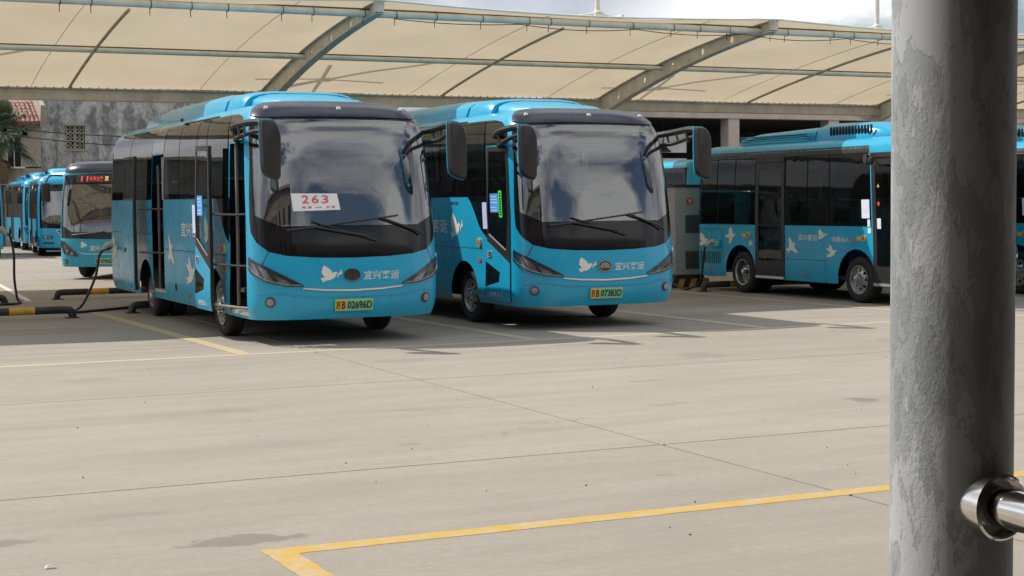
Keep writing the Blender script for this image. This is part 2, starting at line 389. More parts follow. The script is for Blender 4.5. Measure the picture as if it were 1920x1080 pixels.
# ================================================================ the setting
def concrete_mat():
    m, t, b = mat_base('yard_concrete')
    big = noise(t, 0.22, 6, 0.6, 'Position'); mid = noise(t, 1.6, 7, 0.65, 'Position', (0.35, 1.6, 1)); fine = noise(t, 55, 4, 0.7, 'Position')
    c = mixc(t, ramp(t, big.outputs['Fac'], (0.3, 0.0), (0.7, 1.0)).outputs[0], (0.285, 0.252, 0.205), (0.352, 0.313, 0.260))
    c = mixc(t, ramp(t, mid.outputs['Fac'], (0.35, 0.0), (0.70, 0.62)).outputs[0], c, (0.215, 0.190, 0.157))
    gr = noise(t, 17, 7, 0.78, 'Position', (0.8, 1.2, 1))
    c = mixc(t, ramp(t, gr.outputs['Fac'], (0.30, 0.55), (0.52, 0.0)).outputs[0], c, (0.20, 0.182, 0.155))
    c = mixc(t, ramp(t, gr.outputs['Fac'], (0.56, 0.0), (0.72, 0.5)).outputs[0], c, (0.40, 0.365, 0.315))
    c = mixc(t, ramp(t, fine.outputs['Fac'], (0.25, 0.40), (0.60, 0.0)).outputs[0], c, (0.19, 0.18, 0.165))
    c = mixc(t, ramp(t, fine.outputs['Fac'], (0.62, 0.0), (0.80, 0.35)).outputs[0], c, (0.56, 0.54, 0.50))
    oi = N(t, 'ShaderNodeObjectInfo')
    c = mixc(t, 0.10, c, ramp(t, oi.outputs['Random'], (0.0, (0.28, 0.26, 0.23)), (1.0, (0.48, 0.45, 0.41))).outputs[0])
    geo = N(t, 'ShaderNodeNewGeometry'); dn = noise(t, 2.2, 6, 0.7, 'Position')
    sv = N(t, 'ShaderNodeVectorMath', operation='SCALE'); sv.inputs['Scale'].default_value = 0.55
    cs = N(t, 'ShaderNodeVectorMath', operation='SUBTRACT'); cs.inputs[1].default_value = (0.5, 0.5, 0.5)
    t.links.new(dn.outputs['Color'], cs.inputs[0]); t.links.new(cs.outputs[0], sv.inputs[0])
    ad = N(t, 'ShaderNodeVectorMath', operation='ADD'); t.links.new(geo.outputs['Position'], ad.inputs[0]); t.links.new(sv.outputs[0], ad.inputs[1])
    # oil and water stains: each has its own place, size and strength on the slabs
    for x, y, rx, ry, k in ((2.14, 7.93, 0.36, 0.11, 0.50), (8.52, 11.05, 0.20, 0.17, 0.50), (1.0, 8.47, 0.22, 0.09, 0.40), (6.9, 11.6, 0.25, 0.12, 0.22),
                            (12.2, 20.2, 0.9, 0.5, 0.20), (7.0, 21.0, 1.0, 1.6, 0.35), (10.5, 21.5, 1.0, 1.8, 0.35), (5.0, 12.3, 0.5, 0.12, 0.16), (14.2, 22.5, 1.1, 0.8, 0.2), (3.2, 22.5, 0.9, 0.7, 0.22), (1.7, 8.9, 0.3, 0.1, 0.14), (4.1, 10.6, .14, .07, .25), (7.6, 13.2, .2, .12, .22), (6.2, 16.2, .35, .2, .2), (9.4, 15.1, .3, .3, .18), (3.4, 13.0, .25, .1, .16), (5.1, 8.6, .1, .05, .3), (8.9, 17.0, .5, .2, .2), (12.6, 15.5, .5, .4, .18), (2.8, 16.0, .3, .25, .15)):
        sb = N(t, 'ShaderNodeVectorMath', operation='SUBTRACT'); sb.inputs[1].default_value = (x, y, 0); t.links.new(ad.outputs[0], sb.inputs[0])
        ml = N(t, 'ShaderNodeVectorMath', operation='MULTIPLY'); ml.inputs[1].default_value = (1 / rx, 1 / ry, 0); t.links.new(sb.outputs[0], ml.inputs[0])
        ln = N(t, 'ShaderNodeVectorMath', operation='LENGTH'); t.links.new(ml.outputs[0], ln.inputs[0])
        c = mixc(t, ramp(t, ln.outputs['Value'], (0.80, k), (1.0, 0.0)).outputs[0], c, (0.10, 0.092, 0.083))
    # tyre tracks: faint darker bands swung along the lanes, broken up by noise
    wv = N(t, 'ShaderNodeTexWave', wave_type='BANDS', bands_direction='Y'); wv.inputs['Scale'].default_value = 0.16; wv.inputs['Distortion'].default_value = 5.0; wv.inputs['Detail'].default_value = 3; wv.inputs['Detail Scale'].default_value = 0.25
    t.links.new(ad.outputs[0], wv.inputs['Vector']); tb_ = noise(t, 0.9, 7, 0.75, 'Position', (0.3, 1.2, 1))
    q1 = ramp(t, wv.outputs['Fac'], (0.72, 0.0), (0.90, 1.0)); q2 = ramp(t, tb_.outputs['Fac'], (0.42, 0.0), (0.70, 0.30)); qm = N(t, 'ShaderNodeMath', operation='MULTIPLY'); t.links.new(q1.outputs[0], qm.inputs[0]); t.links.new(q2.outputs[0], qm.inputs[1])
    c = mixc(t, qm.outputs[0], c, (0.17, 0.155, 0.135))
    # hairline crazing and pale scuffs
    vr = N(t, 'ShaderNodeTexVoronoi', feature='DISTANCE_TO_EDGE'); vr.inputs['Scale'].default_value = 0.23; t.links.new(ad.outputs[0], vr.inputs['Vector'])
    q3 = ramp(t, vr.outputs['Distance'], (0.0, 0.35), (0.0035, 0.0)); q4 = ramp(t, big.outputs['Fac'], (0.50, 0.0), (0.60, 1.0)); qn = N(t, 'ShaderNodeMath', operation='MULTIPLY'); t.links.new(q3.outputs[0], qn.inputs[0]); t.links.new(q4.outputs[0], qn.inputs[1])
    c = mixc(t, qn.outputs[0], c, (0.12, 0.11, 0.10))
    t.links.new(c, b.inputs['Base Color']); b.inputs['Roughness'].default_value = 0.85; b.inputs['Specular IOR Level'].default_value = 0.3
    bn = bump(t, fine.outputs['Fac'], 0.35, 0.004); t.links.new(bump(t, mid.outputs['Fac'], 0.15, 0.01, bn), b.inputs['Normal'])
    return m
CONC = concrete_mat()
JOINT = pmat('joint_soil', (0.05, 0.045, 0.04), 0.95, bmp=0.3)
def quad(name, x0, x1, y0, y1, z, mat, parent=None):
    return link(name, mesh(name, [(x0, y0, z), (x1, y0, z), (x1, y1, z), (x0, y1, z)], [(0, 1, 2, 3)], mat), parent)
ground = tag(quad('ground', -400, 400, -300, 700, -0.045, CONC), 'sunlit concrete bus yard', None, None, 'structure')
seal = quad('joint_bed', -16, 59, -14, 70, -0.030, JOINT, ground)
SX, SY = 5.35, 4.7
slab_me = MB().box((0, 0, -0.014), (SX - 0.026, SY - 0.020, 0.028), bev=0.004, seg=1).me('slab', CONC)
for i in range(-3, 10):
    for j in range(-4, 13):
        link('slab', slab_me, ground, (5.7 + SX * (i + 0.5), 9.7 + SY * (j + 0.5), 0))

def line_mat(name, col, wear):
    m, t, b = mat_base(name)
    n = noise(t, 7, 8, 0.75, 'Position'); n2 = noise(t, 45, 4, 0.7, 'Position')
    c = mixc(t, ramp(t, n.outputs['Fac'], (wear - 0.12, 0.0), (wear + 0.16, 1.0)).outputs[0], col, (0.38, 0.355, 0.31))
    c = mixc(t, ramp(t, n2.outputs['Fac'], (0.60, 0.0), (0.76, 0.7)).outputs[0], c, (0.33, 0.31, 0.27))
    t.links.new(c, b.inputs['Base Color']); b.inputs['Roughness'].default_value = 0.75
    t.links.new(bump(t, n2.outputs['Fac'], 0.3, 0.004), b.inputs['Normal'])
    return m
YLINE = line_mat('yellow_line_paint', (0.46, 0.285, 0.045), 0.57); YWORN = line_mat('worn_yellow_line_paint', (0.50, 0.37, 0.17), 0.43); YBAY = line_mat('bay_yellow_line_paint', (0.50, 0.36, 0.13), 0.50); WLINE = line_mat('white_line_paint', (0.62, 0.61, 0.58), 0.6)
def stripe(pts, wdt, mat, label, z=0.0018, name='painted_line'):
    P = [Vector((x, y, 0)) for x, y in pts]; mb = MB(); L, Rr = [], []
    for i, p in enumerate(P):
        d1 = (P[i] - P[i - 1]).normalized() if i else (P[1] - P[0]).normalized(); d2 = (P[i + 1] - P[i]).normalized() if i < len(P) - 1 else d1
        n1, n2 = Vector((-d1.y, d1.x, 0)), Vector((-d2.y, d2.x, 0)); m_ = (n1 + n2).normalized(); k = wdt / 2 / max(0.3, m_.dot(n1))
        L.append(p + m_ * k); Rr.append(p - m_ * k)
    rl_ = random.Random(len(label)); A, B = [], []
    for i in range(len(P) - 1):                     # ragged edges
        m_ = max(2, int((P[i + 1] - P[i]).length / 0.07)); m_ = min(m_, 400)
        for k in range(m_ + (i == len(P) - 2)):
            a, b = L[i].lerp(L[i + 1], k / m_), Rr[i].lerp(Rr[i + 1], k / m_); d = (a - b).normalized() * 0.007; j = 0 if k == 0 else 1
            A.append(a + d * rl_.uniform(-1.6, .6) * j); B.append(b - d * rl_.uniform(-1.6, .6) * j)
    v = [q + Vector((0, 0, z)) for q in A + B]; n = len(A)
    mb.add(v, [(n + i, n + i + 1, i + 1, i) for i in range(n - 1)])
    return tag(mb.build(name, mat), label, None, None, 'structure')
stripe([(2.36, 2.0), (2.235, 7.59), (30, 7.64)], 0.155, YLINE, 'bright yellow line with a corner nearest the pole')
stripe([(-6, 17.75), (40, 18.0)], 0.17, YWORN, 'faded yellow line in front of the parked buses')
for k, x in enumerate((0.95, 4.75, 8.5, 12.02, 15.65, 19.3)):
    stripe([(x - 0.12, 26.2), (x + 0.13, 17.85)], 0.19, YBAY if x < 8 else YWORN, 'yellow bay line number %d from the left between parked buses' % (k + 1), 0.0034)
stripe([(4.6, 40.5), (4.15, 29.9)], 0.12, WLINE, 'white bay line behind the canopy on the left')
stripe([(5.6, 56.6), (9.6, 57.4)], 0.3, WLINE, 'far white line under the old buses')
stripe([(7.0, 59.0), (7.9, 51.0)], 0.16, YWORN, 'far yellow bay line beside the old buses')

# small dark chips and leaves scattered on the concrete
CHIP = pmat('dry_leaf_chips', (0.10, 0.085, 0.065), 0.9, var=0.3)
mb = MB()
rg = random.Random(3)
for _ in range(42):
    y = 6.8 + rg.random() ** 1.3 * 11; x = rg.uniform(0.2 + y * 0.02, 1.5 + y * 0.75); a = rg.uniform(0, 6.3); l = rg.uniform(0.005, 0.015)
    mb.box((x, y, 0.004), (l, l * rg.uniform(.3, .6), 0.006), a)
tag(mb.build('leaf_debris', CHIP), 'tiny dark leaf chips scattered on the concrete', None, None, 'stuff')
PAPER = pmat('white_paper', (0.8, 0.8, 0.78), 0.7)
mb = MB(); mb.add([(0, 0, .004), (.045, .003, .014), (.05, .03, .006), (.02, .036, .02), (-.004, .028, .006)], [(0, 1, 2), (0, 2, 3), (0, 3, 4), (2, 1, 0), (3, 2, 0), (4, 3, 0)])
tag(mb.build('paper_scrap', PAPER, None, False, (1.12, 7.74, 0.0)), 'small crumpled white paper scrap at the lower left of the yard', 'litter')

# ---------------------------------------------------------------- membrane canopy over the bays
def membrane_mat():
    m, t, b = mat_base('canopy_membrane'); t.nodes.remove(b); o = t.nodes['Material Output']
    n = noise(t, 0.7, 6, 0.6); n2 = noise(t, 1.6, 8, 0.72, 'Object', (2.2, 0.35, 1))
    c1 = mixc(t, ramp(t, n.outputs['Fac'], (0.35, 0.0), (0.7, 1.0)).outputs[0], (0.44, 0.372, 0.268), (0.49, 0.42, 0.31))
    c1 = mixc(t, ramp(t, n2.outputs['Fac'], (0.48, 0.0), (0.78, 0.42)).outputs[0], c1, (0.44, 0.37, 0.26))
    d = N(t, 'ShaderNodeBsdfDiffuse'); tr = N(t, 'ShaderNodeBsdfTranslucent'); s = N(t, 'ShaderNodeMixShader'); s.inputs[0].default_value = 0.58
    t.links.new(c1, d.inputs[0]); t.links.new(c1, tr.inputs[0]); t.links.new(d.outputs[0], s.inputs[1]); t.links.new(tr.outputs[0], s.inputs[2]); t.links.new(s.outputs[0], o.inputs[0])
    return m
MEMB = membrane_mat()
CSTEEL = pmat('canopy_steel', (0.60, 0.59, 0.54), 0.5, var=0.12, dirt=0.35, dirtcol=(0.20, 0.13, 0.08))
CTUBE = pmat('canopy_tube_paint', (0.72, 0.80, 0.79), 0.45, var=0.1, dirt=0.30, dirtcol=(0.20, 0.11, 0.07))
RUST = pmat('rusty_tube', (0.17, 0.125, 0.10), 0.8, var=0.3)
RIBM = pmat('rib_tube', (0.44, 0.40, 0.33), 0.6, dirt=0.3, dirtcol=(.15, .1, .07)); SEAM = pmat('membrane_seam', (0.50, 0.42, 0.31), 0.8)
WIRE = pmat('black_wire', (0.02, 0.02, 0.022), 0.6)
MASTW = pmat('mast_white', (0.70, 0.68, 0.62), 0.45, dirt=0.25, dirtcol=(0.4, 0.25, 0.15))
YV, YF, PIT, X0 = 29.8, 23.25, 7.36, 8.6
def czs(u):                      # height of the beam top at distance u from the valley
    t = u / (YV - YF); return 3.90 + 0.98 * t + 0.62 * t * (1 - t)
canopy = empty('bus_canopy', (0, YV, 0), 0, 'long beige membrane canopy on curved steel beams above the buses', 'canopy')
bays = range(-3, 6)
def bay_mesh(side):
    nu, nv = 60, 40; v = []
    for j in range(nv + 1):
        u = j / nv
        for i in range(nu + 1):
            x = i / nu; sx = math.sin(math.pi * x)
            d = u * (YV - YF + 0.12 - 0.22 * sx * u)
            z = czs(d) + 0.012 - 0.085 * sx * math.sin(math.pi * min(1, u * 0.95)) - 0.07 * sx * u ** 3
            z += 0.012 * math.sin(9 * x + 5 * u) * sx + 0.02 * math.sin(16 * u + 3) * (1 - sx) * 0.4
            z += 0.010 * math.sin(38 * x + 6 * math.sin(7 * u)) * (1 - sx) * (0.3 + u) + 0.006 * math.sin(23 * u + 9 * x)
            z += 0.035 * sx * math.exp(-((d - 2.75) / 0.5) ** 2)
            v.append((x * PIT, -side * d, z))
    f = [(j * (nu + 1) + i, j * (nu + 1) + i + 1, (j + 1) * (nu + 1) + i + 1, (j + 1) * (nu + 1) + i) for j in range(nv) for i in range(nu)]
    return mesh('membrane', v, f, MEMB, True)
def czm(x, u): 
    sx = math.sin(math.pi * x); d = u * (YV - YF); return czs(d) - 0.085 * sx * math.sin(math.pi * min(1, u * 0.95)) - 0.07 * sx * u ** 3
mem = {1: bay_mesh(1), -1: bay_mesh(-1)}
def beam_me(side):
    n = 18; top = [(YV - YF) * k / n for k in range(n + 1)]
    dep = lambda u: 0.38 - 0.20 * (u / (YV - YF))
    out = [(u, czs(u)) for u in top] + [(u, czs(u) - dep(u)) for u in reversed(top)]
    holes = [circ(u, czs(u) - dep(u) * 0.5, 0.065, n=12) for u in (0.9, 2.0, 3.1, 4.2, 5.2)]
    V, F = cdt(out, holes, [], 0.4); mb = MB()
    vv = [(-0.012, -side * a, b) for a, b in V] + [(0.012, -side * a, b) for a, b in V]; k = len(V)
    ff = [tuple(f) for f in F] + [tuple(int(i) + k for i in f[::-1]) for f in F] + [(a, a + k, b + k, b) for a, b in border(F)]
    mb.add(vv, ff)
    for q in (0, 1):
        lo = [(u, czs(u) - (dep(u) if q else 0.0)) for u in top]
        for (a, za), (b, zb) in zip(lo, lo[1:]):
            h = 0.016
            pts = [(s * 0.075, -side * y, z + dz) for y, z in ((a, za), (b, zb)) for s in (-1, 1) for dz in (-h, 0)]
            mb.add(pts, [(0, 1, 3, 2), (4, 6, 7, 5), (0, 4, 5, 1), (2, 3, 7, 6), (1, 5, 7, 3), (0, 2, 6, 4)])
    mb.tube([(0, -side * (YV - YF - 0.02), czs(YV - YF) - 0.17), (0, -side * (YV - YF - 0.02), czs(YV - YF) + 0.03)], 0.085, 12)
    return mb.me('beam', CSTEEL)
beams = {1: beam_me(1), -1: beam_me(-1)}
colm = MB().lathe([(0.17, 0), (0.17, 0.03), (0.13, 0.04), (0.13, 3.75), (0.10, 4.4), (0.075, 5.55), (0.11, 5.6), (0.11, 5.75), (0.05, 5.8)], (0, 0, 0), 'Z', 16).me('column', CSTEEL, True)
mastm = MB().lathe([(0.055, 5.75), (0.055, 8.6), (0.09, 8.6), (0.09, 8.7), (0.0, 8.75)], (0, 0, 0), 'Z', 12)
mastm.tube([(0, 0, 5.72), (1.25, 0, 5.52)], 0.038, 8).tube([(0, 0, 5.72), (-1.25, 0, 5.52)], 0.038, 8).tube([(0, -1.1, 5.55), (0, 1.1, 5.55)], 0.035, 8).box((0, 0, 5.66), (0.22, 0.22, 0.12))
mastm = mastm.me('mast', MASTW)
ribm = {}
for side in (1, -1):
    q = [(0, -side * u * (YV - YF), czm(0.5, u) - 0.035) for u in np.linspace(0.02, 0.86, 14)]
    ribm[side] = MB().tube(q, 0.026, 8).me('rib', RIBM)
seamm = {}
for side in (1, -1):
    for x in (0.41, 0.83):
        q = [(0, -side * u * (YV - YF), czm(x, u) - 0.002) for u in np.linspace(0.01, 0.985, 16)]
        seamm[(side, x)] = MB().tube(q, 0.005, 6).me('seam', SEAM)
for k in bays:
    x = X0 + PIT * k
    for side in (1, -1):
        link('membrane', mem[side], canopy, (x, 0, 0)); link('beam', beams[side], canopy, (x, 0, 0)); link('rib', ribm[side], canopy, (x + PIT * 0.5, 0, 0))
        for sx in (0.41, 0.83): link('seam', seamm[(side, sx)], canopy, (x + PIT * sx, 0, 0))
    link('column', colm, canopy, (x, 0, 0)); link('mast', mastm, canopy, (x, 0, 0))
XA, XB = X0 - 3 * PIT, X0 + 6 * PIT
for side in (1, -1):
    zt = czs(2.72) - 0.11
    MB().tube([(XA, -side * 2.72, zt), (XB, -side * 2.72, zt)], 0.045, 10).build('purlin', CTUBE, canopy, True)
    MB().tube([(XA, -side * 2.72, zt + 0.058), (XB, -side * 2.72, zt + 0.058)], 0.012, 8).build('rusty_rail', RUST, canopy, True)
    zt = czs(6.15) - 0.13
    MB().tube([(XA, -side * 6.15, zt), (XB, -side * 6.15, zt)], 0.054, 12).build('edge_pipe', CTUBE, canopy, True)
    MB().tube([(XA, -side * 6.15, zt + 0.074), (XB, -side * 6.15, zt + 0.074)], 0.014, 8).build('rusty_rail', RUST, canopy, True)
    edge = []
    for k in bays:
        for i in range(16):
            xx = i / 16; sx = math.sin(math.pi * xx); edge.append((X0 + PIT * (k + xx), -side * (YV - YF + 0.12 - 0.22 * sx), czs(YV - YF + 0.1) + 0.0 - 0.07 * sx))
    MB().tube(edge, 0.016, 6).build('edge_rope', CTUBE, canopy)
zt = czs(6.15) - 0.13
tie = MB().lathe([(0.068, -0.006), (0.070, 0.0), (0.068, 0.006)], (0, 0, 0), 'X', 12).tube([(0, 0.06, -0.02), (0.006, 0.075, -0.16)], 0.006, 5).me('cable_tie', WIRE)
for k in range(44): link('cable_tie', tie, canopy, (2.4 + k * 0.68 + random.uniform(-.2, .2), -6.15, zt))
pts = []
for k in range(9): pts += sag((9 + k * 2.2, -6.17, zt - 0.06), (9 + (k + 1) * 2.2, -6.17, zt - 0.06), 0.03 + 0.05 * random.random(), 8)[:-1]
MB().tube(pts, 0.007, 5).build('loose_cable', WIRE, canopy)
mb = MB().box(((XA + XB) / 2, 0, 3.775), (XB - XA, 0.30, 0.20)); mb.box(((XA + XB) / 2, 0, 3.885), (XB - XA, 0.40, 0.02)); mb.build('gutter_beam', CSTEEL, canopy)
bolt = MB().box((0, 0, 0), (0.02, 0.02, 0.018)).me('bolt', RUST)
for k in range(150): link('bolt', bolt, canopy, (3.2 + 0.16 * k, -0.212, 3.902))

# ================================================================ buses
DOVE_A = [(725, 395), (742, 405), (757, 416), (772, 428), (782, 442), (788, 458), (796, 449), (808, 446), (818, 450), (828, 458), (816, 462), (812, 475), (803, 490), (786, 502), (765, 510), (742, 513), (730, 520), (718, 526), (713, 512), (700, 496), (714, 490), (733, 488), (722, 476), (712, 458), (708, 438), (716, 432), (712, 415), (722, 412)]
DOVE_B = [(950, 208), (962, 228), (970, 245), (978, 266), (988, 260), (1000, 262), (1006, 274), (1000, 286), (992, 298), (1008, 320), (1022, 340), (1035, 360), (1010, 361), (990, 348), (970, 338), (950, 338), (947, 356), (944, 372), (932, 355), (915, 322), (928, 321), (940, 318), (946, 300), (947, 278), (943, 240)]
DOVE_C = [(432, 120), (440, 134), (447, 150), (452, 185), (462, 182), (471, 183), (478, 192), (468, 199), (463, 211), (450, 216), (449, 236), (440, 260), (428, 276), (418, 278), (420, 256), (421, 236), (412, 216), (400, 218), (389, 227), (392, 208), (388, 195), (400, 196), (412, 195), (419, 172), (422, 140)]
DOVE_D = [(1325, 275), (1338, 296), (1347, 318), (1352, 332), (1362, 334), (1368, 324), (1378, 326), (1388, 336), (1375, 342), (1368, 360), (1360, 380), (1345, 390), (1330, 396), (1312, 402), (1300, 406), (1304, 390), (1293, 374), (1308, 372), (1321, 370), (1326, 354), (1312, 338), (1300, 325), (1293, 308), (1308, 314), (1322, 316), (1319, 292)]
TWIG = [[(822, 470), (834, 458), (846, 440), (852, 428), (855, 440), (846, 456), (862, 446), (852, 458), (863, 456), (850, 466), (856, 470), (842, 468), (830, 474), (824, 490), (818, 492)]]
def dove(sh, poly, s0, s1, v0, v1, parent, T=(0, 0, 0), off=0.0045, name='dove_emblem', twig=False):
    q = np.array(poly, float); lo, hi = q.min(0), q.max(0)
    f = lambda p: (s0 + (p[0] - lo[0]) / (hi[0] - lo[0]) * (s1 - s0), v1 - (p[1] - lo[1]) / (hi[1] - lo[1]) * (v1 - v0))
    o = panel(name, sh, [f(p) for p in poly], WHITE, parent, off=off, step=0.2, T=T)
    if twig: panel('olive_twig', sh, [f(p) for p in TWIG[0]], WHITE, o, off=off, step=0.2, T=T)
    return o

def wheel_meshes(r, wd):
    w2 = wd / 2; prof = [(r * .60, -w2 * .80), (r * .72, -w2 * 1.0), (r * .86, -w2 * 1.02), (r * .955, -w2 * .88), (r, -w2 * .62), (r, -w2 * .32), (r * .985, -w2 * .30), (r * .985, -w2 * .24), (r, -w2 * .22), (r, w2 * .22), (r * .985, w2 * .24), (r * .985, w2 * .30), (r, w2 * .32), (r, w2 * .62), (r * .955, w2 * .88), (r * .86, w2 * 1.02), (r * .72, w2), (r * .60, w2 * .8)]
    ty = MB().lathe(prof, (0, 0, 0), 'X', 40)
    # disc wheel: the lip, the well, a dish with eight hand holes, hub and nuts
    ri = r * .60
    def rim(dish):
        mb = MB().lathe([(ri, -w2 * .95), (ri * 1.04, -w2 * 1.0), (ri * .97, -w2 * .98), (ri * .93, -w2 * .75), (ri * .90, dish + 0.01)], (0, 0, 0), 'X', 40)
        out = circ(0, 0, ri * .91, n=40); hs = [circ(ri * .66 * math.cos(2 * math.pi * k / 8), ri * .66 * math.sin(2 * math.pi * k / 8), ri * .115, n=10) for k in range(8)]
        g = [(ri * q * math.cos(2 * math.pi * k / 24), ri * q * math.sin(2 * math.pi * k / 24)) for q in (.3, .45, .82) for k in range(24)]
        V, F = cdt(out, hs, g, 0.05)
        def px(p):
            d = math.hypot(*p) / ri
            return dish - 0.05 * max(0.0, min(1.0, (0.72 - d) / 0.3))
        mb.add([(px(p), p[0], p[1]) for p in V], [tuple(f) for f in F])
        mb.lathe([(ri * .36, dish - 0.05), (ri * .34, dish - 0.075), (ri * .24, dish - 0.08), (ri * .22, dish - 0.12), (ri * .15, dish - 0.13), (0, dish - 0.13)], (0, 0, 0), 'X', 20)
        for k in range(8):
            a = 2 * math.pi * (k + .5) / 8; mb.lathe([(.017, 0), (.017, -.022), (.01, -.03), (0, -.03)], (dish - 0.05, ri * .44 * math.cos(a), ri * .44 * math.sin(a)), 'X', 6)
        return mb
    back = MB().lathe([(ri * .92, w2 * .3), (0, w2 * .3)], (0, 0, 0), 'X', 24)
    return (ty.me('tyre', RUBBER, True), rim(-w2 * .62).me('rim', STEEL, True), rim(w2 * .05).me('rim', STEEL, True), back.me('brake_drum', UNDER))
WH = {0.39: wheel_meshes(0.39, 0.235)}
def wheel(x, y, r, side, parent, rear=False):
    m = WH[r]; e = empty('wheel', (x, y, r), 0 if side < 0 else math.pi, parent=parent)
    link('tyre', m[0], e); link('rim', m[2] if rear else m[1], e); link('brake_drum', m[3], e)
    if rear: link('tyre', m[0], e, (0.26, 0, 0))
    return e

def seat_mesh(cloth):
    a = MB().box((0, 0, 0.42), (0.44, 0.44, 0.12), bev=0.04).box((0, 0.25, 0.78), (0.43, 0.10, 0.66), rx=R(-12), bev=0.045).box((0, 0.05, 0.18), (0.30, 0.06, 0.36))
    b = MB().box((0, 0.325, 1.02), (0.30, 0.125, 0.22), rx=R(-12), bev=0.04)
    return a.me('seat', cloth), b.me('headrest_cover', HEADC)
SEATM = seat_mesh(SEAT)
PSEAT = pmat('seat_plastic_blue', (0.03, 0.07, 0.16), 0.5); CSEATM = seat_mesh(PSEAT)
def seats(parent, rows, xs, z, ms=None):
    ms = ms or SEATM
    for y in rows:
        for x in xs:
            o = link('seat', ms[0], parent, (x, y, z)); link('headrest_cover', ms[1], o)
def steering(parent, x, y, z):
    a = [Vector((0.22 * math.cos(t), 0.22 * math.sin(t) * math.cos(R(55)), 0.22 * math.sin(t) * math.sin(R(55)))) + Vector((x, y, z)) for t in np.linspace(0, 2 * math.pi, 25)]
    MB().tube(a, 0.016, 6).tube([(x, y, z), (x, y - 0.25, z - 0.4)], 0.03).tube([(x - .21, y, z), (x + .21, y, z)], 0.015).build('steering_wheel', BLACK, parent)

def mirror(parent, sx, dx=0.0):
    """rabbit-ear mirror: root on the body side, arm forward, housing hanging in front"""
    e = empty('wing_mirror', parent=parent)
    x = 1.36 * sx + dx; ax = 1.37 * sx + dx
    arm = MB()
    arm.tube(spline([(1.19 * sx, 1.02, 2.66), (1.33 * sx, 0.55, 2.70), (1.36 * sx + dx * .6, 0.05, 2.735), (ax, -0.22, 2.70)], 6), [0.045] * 18 + [0.05], 8)
    arm.tube(spline([(1.20 * sx, 0.88, 2.52), (1.33 * sx, 0.45, 2.55), (1.36 * sx + dx * .6, 0.05, 2.62), (ax, -0.18, 2.62)], 6), 0.03, 8)
    for y in (0.62, 0.36, 0.1): arm.tube([(1.33 * sx, y, 2.70), (1.335 * sx, y - 0.06, 2.56)], 0.016, 6)
    arm.build('arm', BLACK, e, True)
    prof = [(-0.125, 0.37), (0.02, 0.385), (0.075, 0.33), (0.112, 0.24), (0.122, 0.15), (0.118, -0.18), (0.108, -0.345), (0.0, -0.32), (-0.09, -0.275), (-0.118, -0.22), (-0.127, -0.1), (-0.13, 0.2)]
    prof = [(-0.128, 0.375), (-0.122, 0.385)] + prof[1:]; prof = smooth_poly(prof, 1)
    if sx < 0 and False: prof = [(-a, b) for a, b in prof][::-1]
    c = (x, -0.25, 2.37); n = len(prof); secs = []
    for dy, k in ((-0.085, 0.80), (-0.075, 0.90), (-0.045, 0.98), (0.0, 1.0)): secs.append([(c[0] + a * k, c[1] + dy, c[2] + b * (1 - (1 - k) * 0.4)) for a, b in prof])
    MB().loft(secs).build('housing', BLACK, e, True)
    secs = [[(c[0] + a * k, c[1] + dy, c[2] + b * k) for a, b in prof] for dy, k in ((0.002, 1.03), (0.02, 1.03), (0.034, 0.97))]
    MB().loft(secs).build('back_cover', PAINT, e, True)
    MB().prism([(a * .86, b * .9) for a, b in prof], (c[0], c[1] + 0.0355, c[2]), (1, 0, 0), (0, 0, 1), (0, 1, 0), 0.004).build('mirror_glass', CHROME, e)
    return e
def marker_lamp(sh, s, v, parent):
    p = sh.P(s, v); n = sh.N(s, v); c = p + n * 0.02
    MB().box(c, (0.06, 0.05, 0.045), bev=0.018).build('marker_lamp', LAMPW, parent, True)
LAMPW = pmat('lamp_white', (0.80, 0.78, 0.70), 0.25, coat=0.4)
LAMPD = pmat('lamp_bezel', (0.04, 0.04, 0.045), 0.25, coat=0.4)
LAMPR = pmat('lamp_reflector', (0.30, 0.31, 0.33), 0.22, 0.9)
def fog_lamp(sh, s, v, parent):
    b = panel('fog_lamp', sh, circ(s, v, 0.065), LAMPD, parent, off=0.012, thick=0.03, step=0.03, ds=0.04, dv=0.04)
    panel('lens', sh, circ(s, v, 0.044), LAMPR, b, off=0.022, thick=0.012, step=0.03, ds=0.03, dv=0.03)
def headlight(sh, poly, inner, parent, drl=None):
    b = panel('headlight', sh, poly, LAMPD, parent, off=0.006, thick=0.02, step=0.05, ds=0.06, dv=0.05)
    for q in inner: panel('reflector', sh, q, LAMPR, b, off=0.012, thick=0.006, step=0.05, ds=0.05, dv=0.05)
    if drl: panel('light_strip', sh, drl, LAMPW, b, off=0.014, thick=0.004, step=0.05)
    panel('lens', sh, poly, LENS, b, off=0.022, thick=0.016, step=0.05, ds=0.06, dv=0.05)
def plate(sh, num, parent, sc=0.0, vc=0.49, w_=0.25, h_=0.075):
    b = panel('number_plate', sh, rrect(sc - w_, sc + w_, vc - h_, vc + h_, 0.012), PGREEN, parent, off=0.03, thick=0.02, step=0.1)
    panel('province_field', sh, rrect(sc - w_ + .008, sc - w_ * .44, vc - h_ + .008, vc + h_ - .008, 0.01), PYEL, b, off=0.0325, step=0.1)
    shell_text('characters', '苏', sh, sc - w_ * .95, sc - w_ * .72, vc - h_ * .6, vc + h_ * .62, PBLK, b, 0.036, 0.015)
    shell_text('characters', 'B', sh, sc - w_ * .66, sc - w_ * .47, vc - h_ * .62, vc + h_ * .64, PBLK, b, 0.036, 0.02)
    shell_text('characters', num, sh, sc - w_ * .36, sc + w_ * .93, vc - h_ * .62, vc + h_ * .64, PBLK, b, 0.036, 0.02)
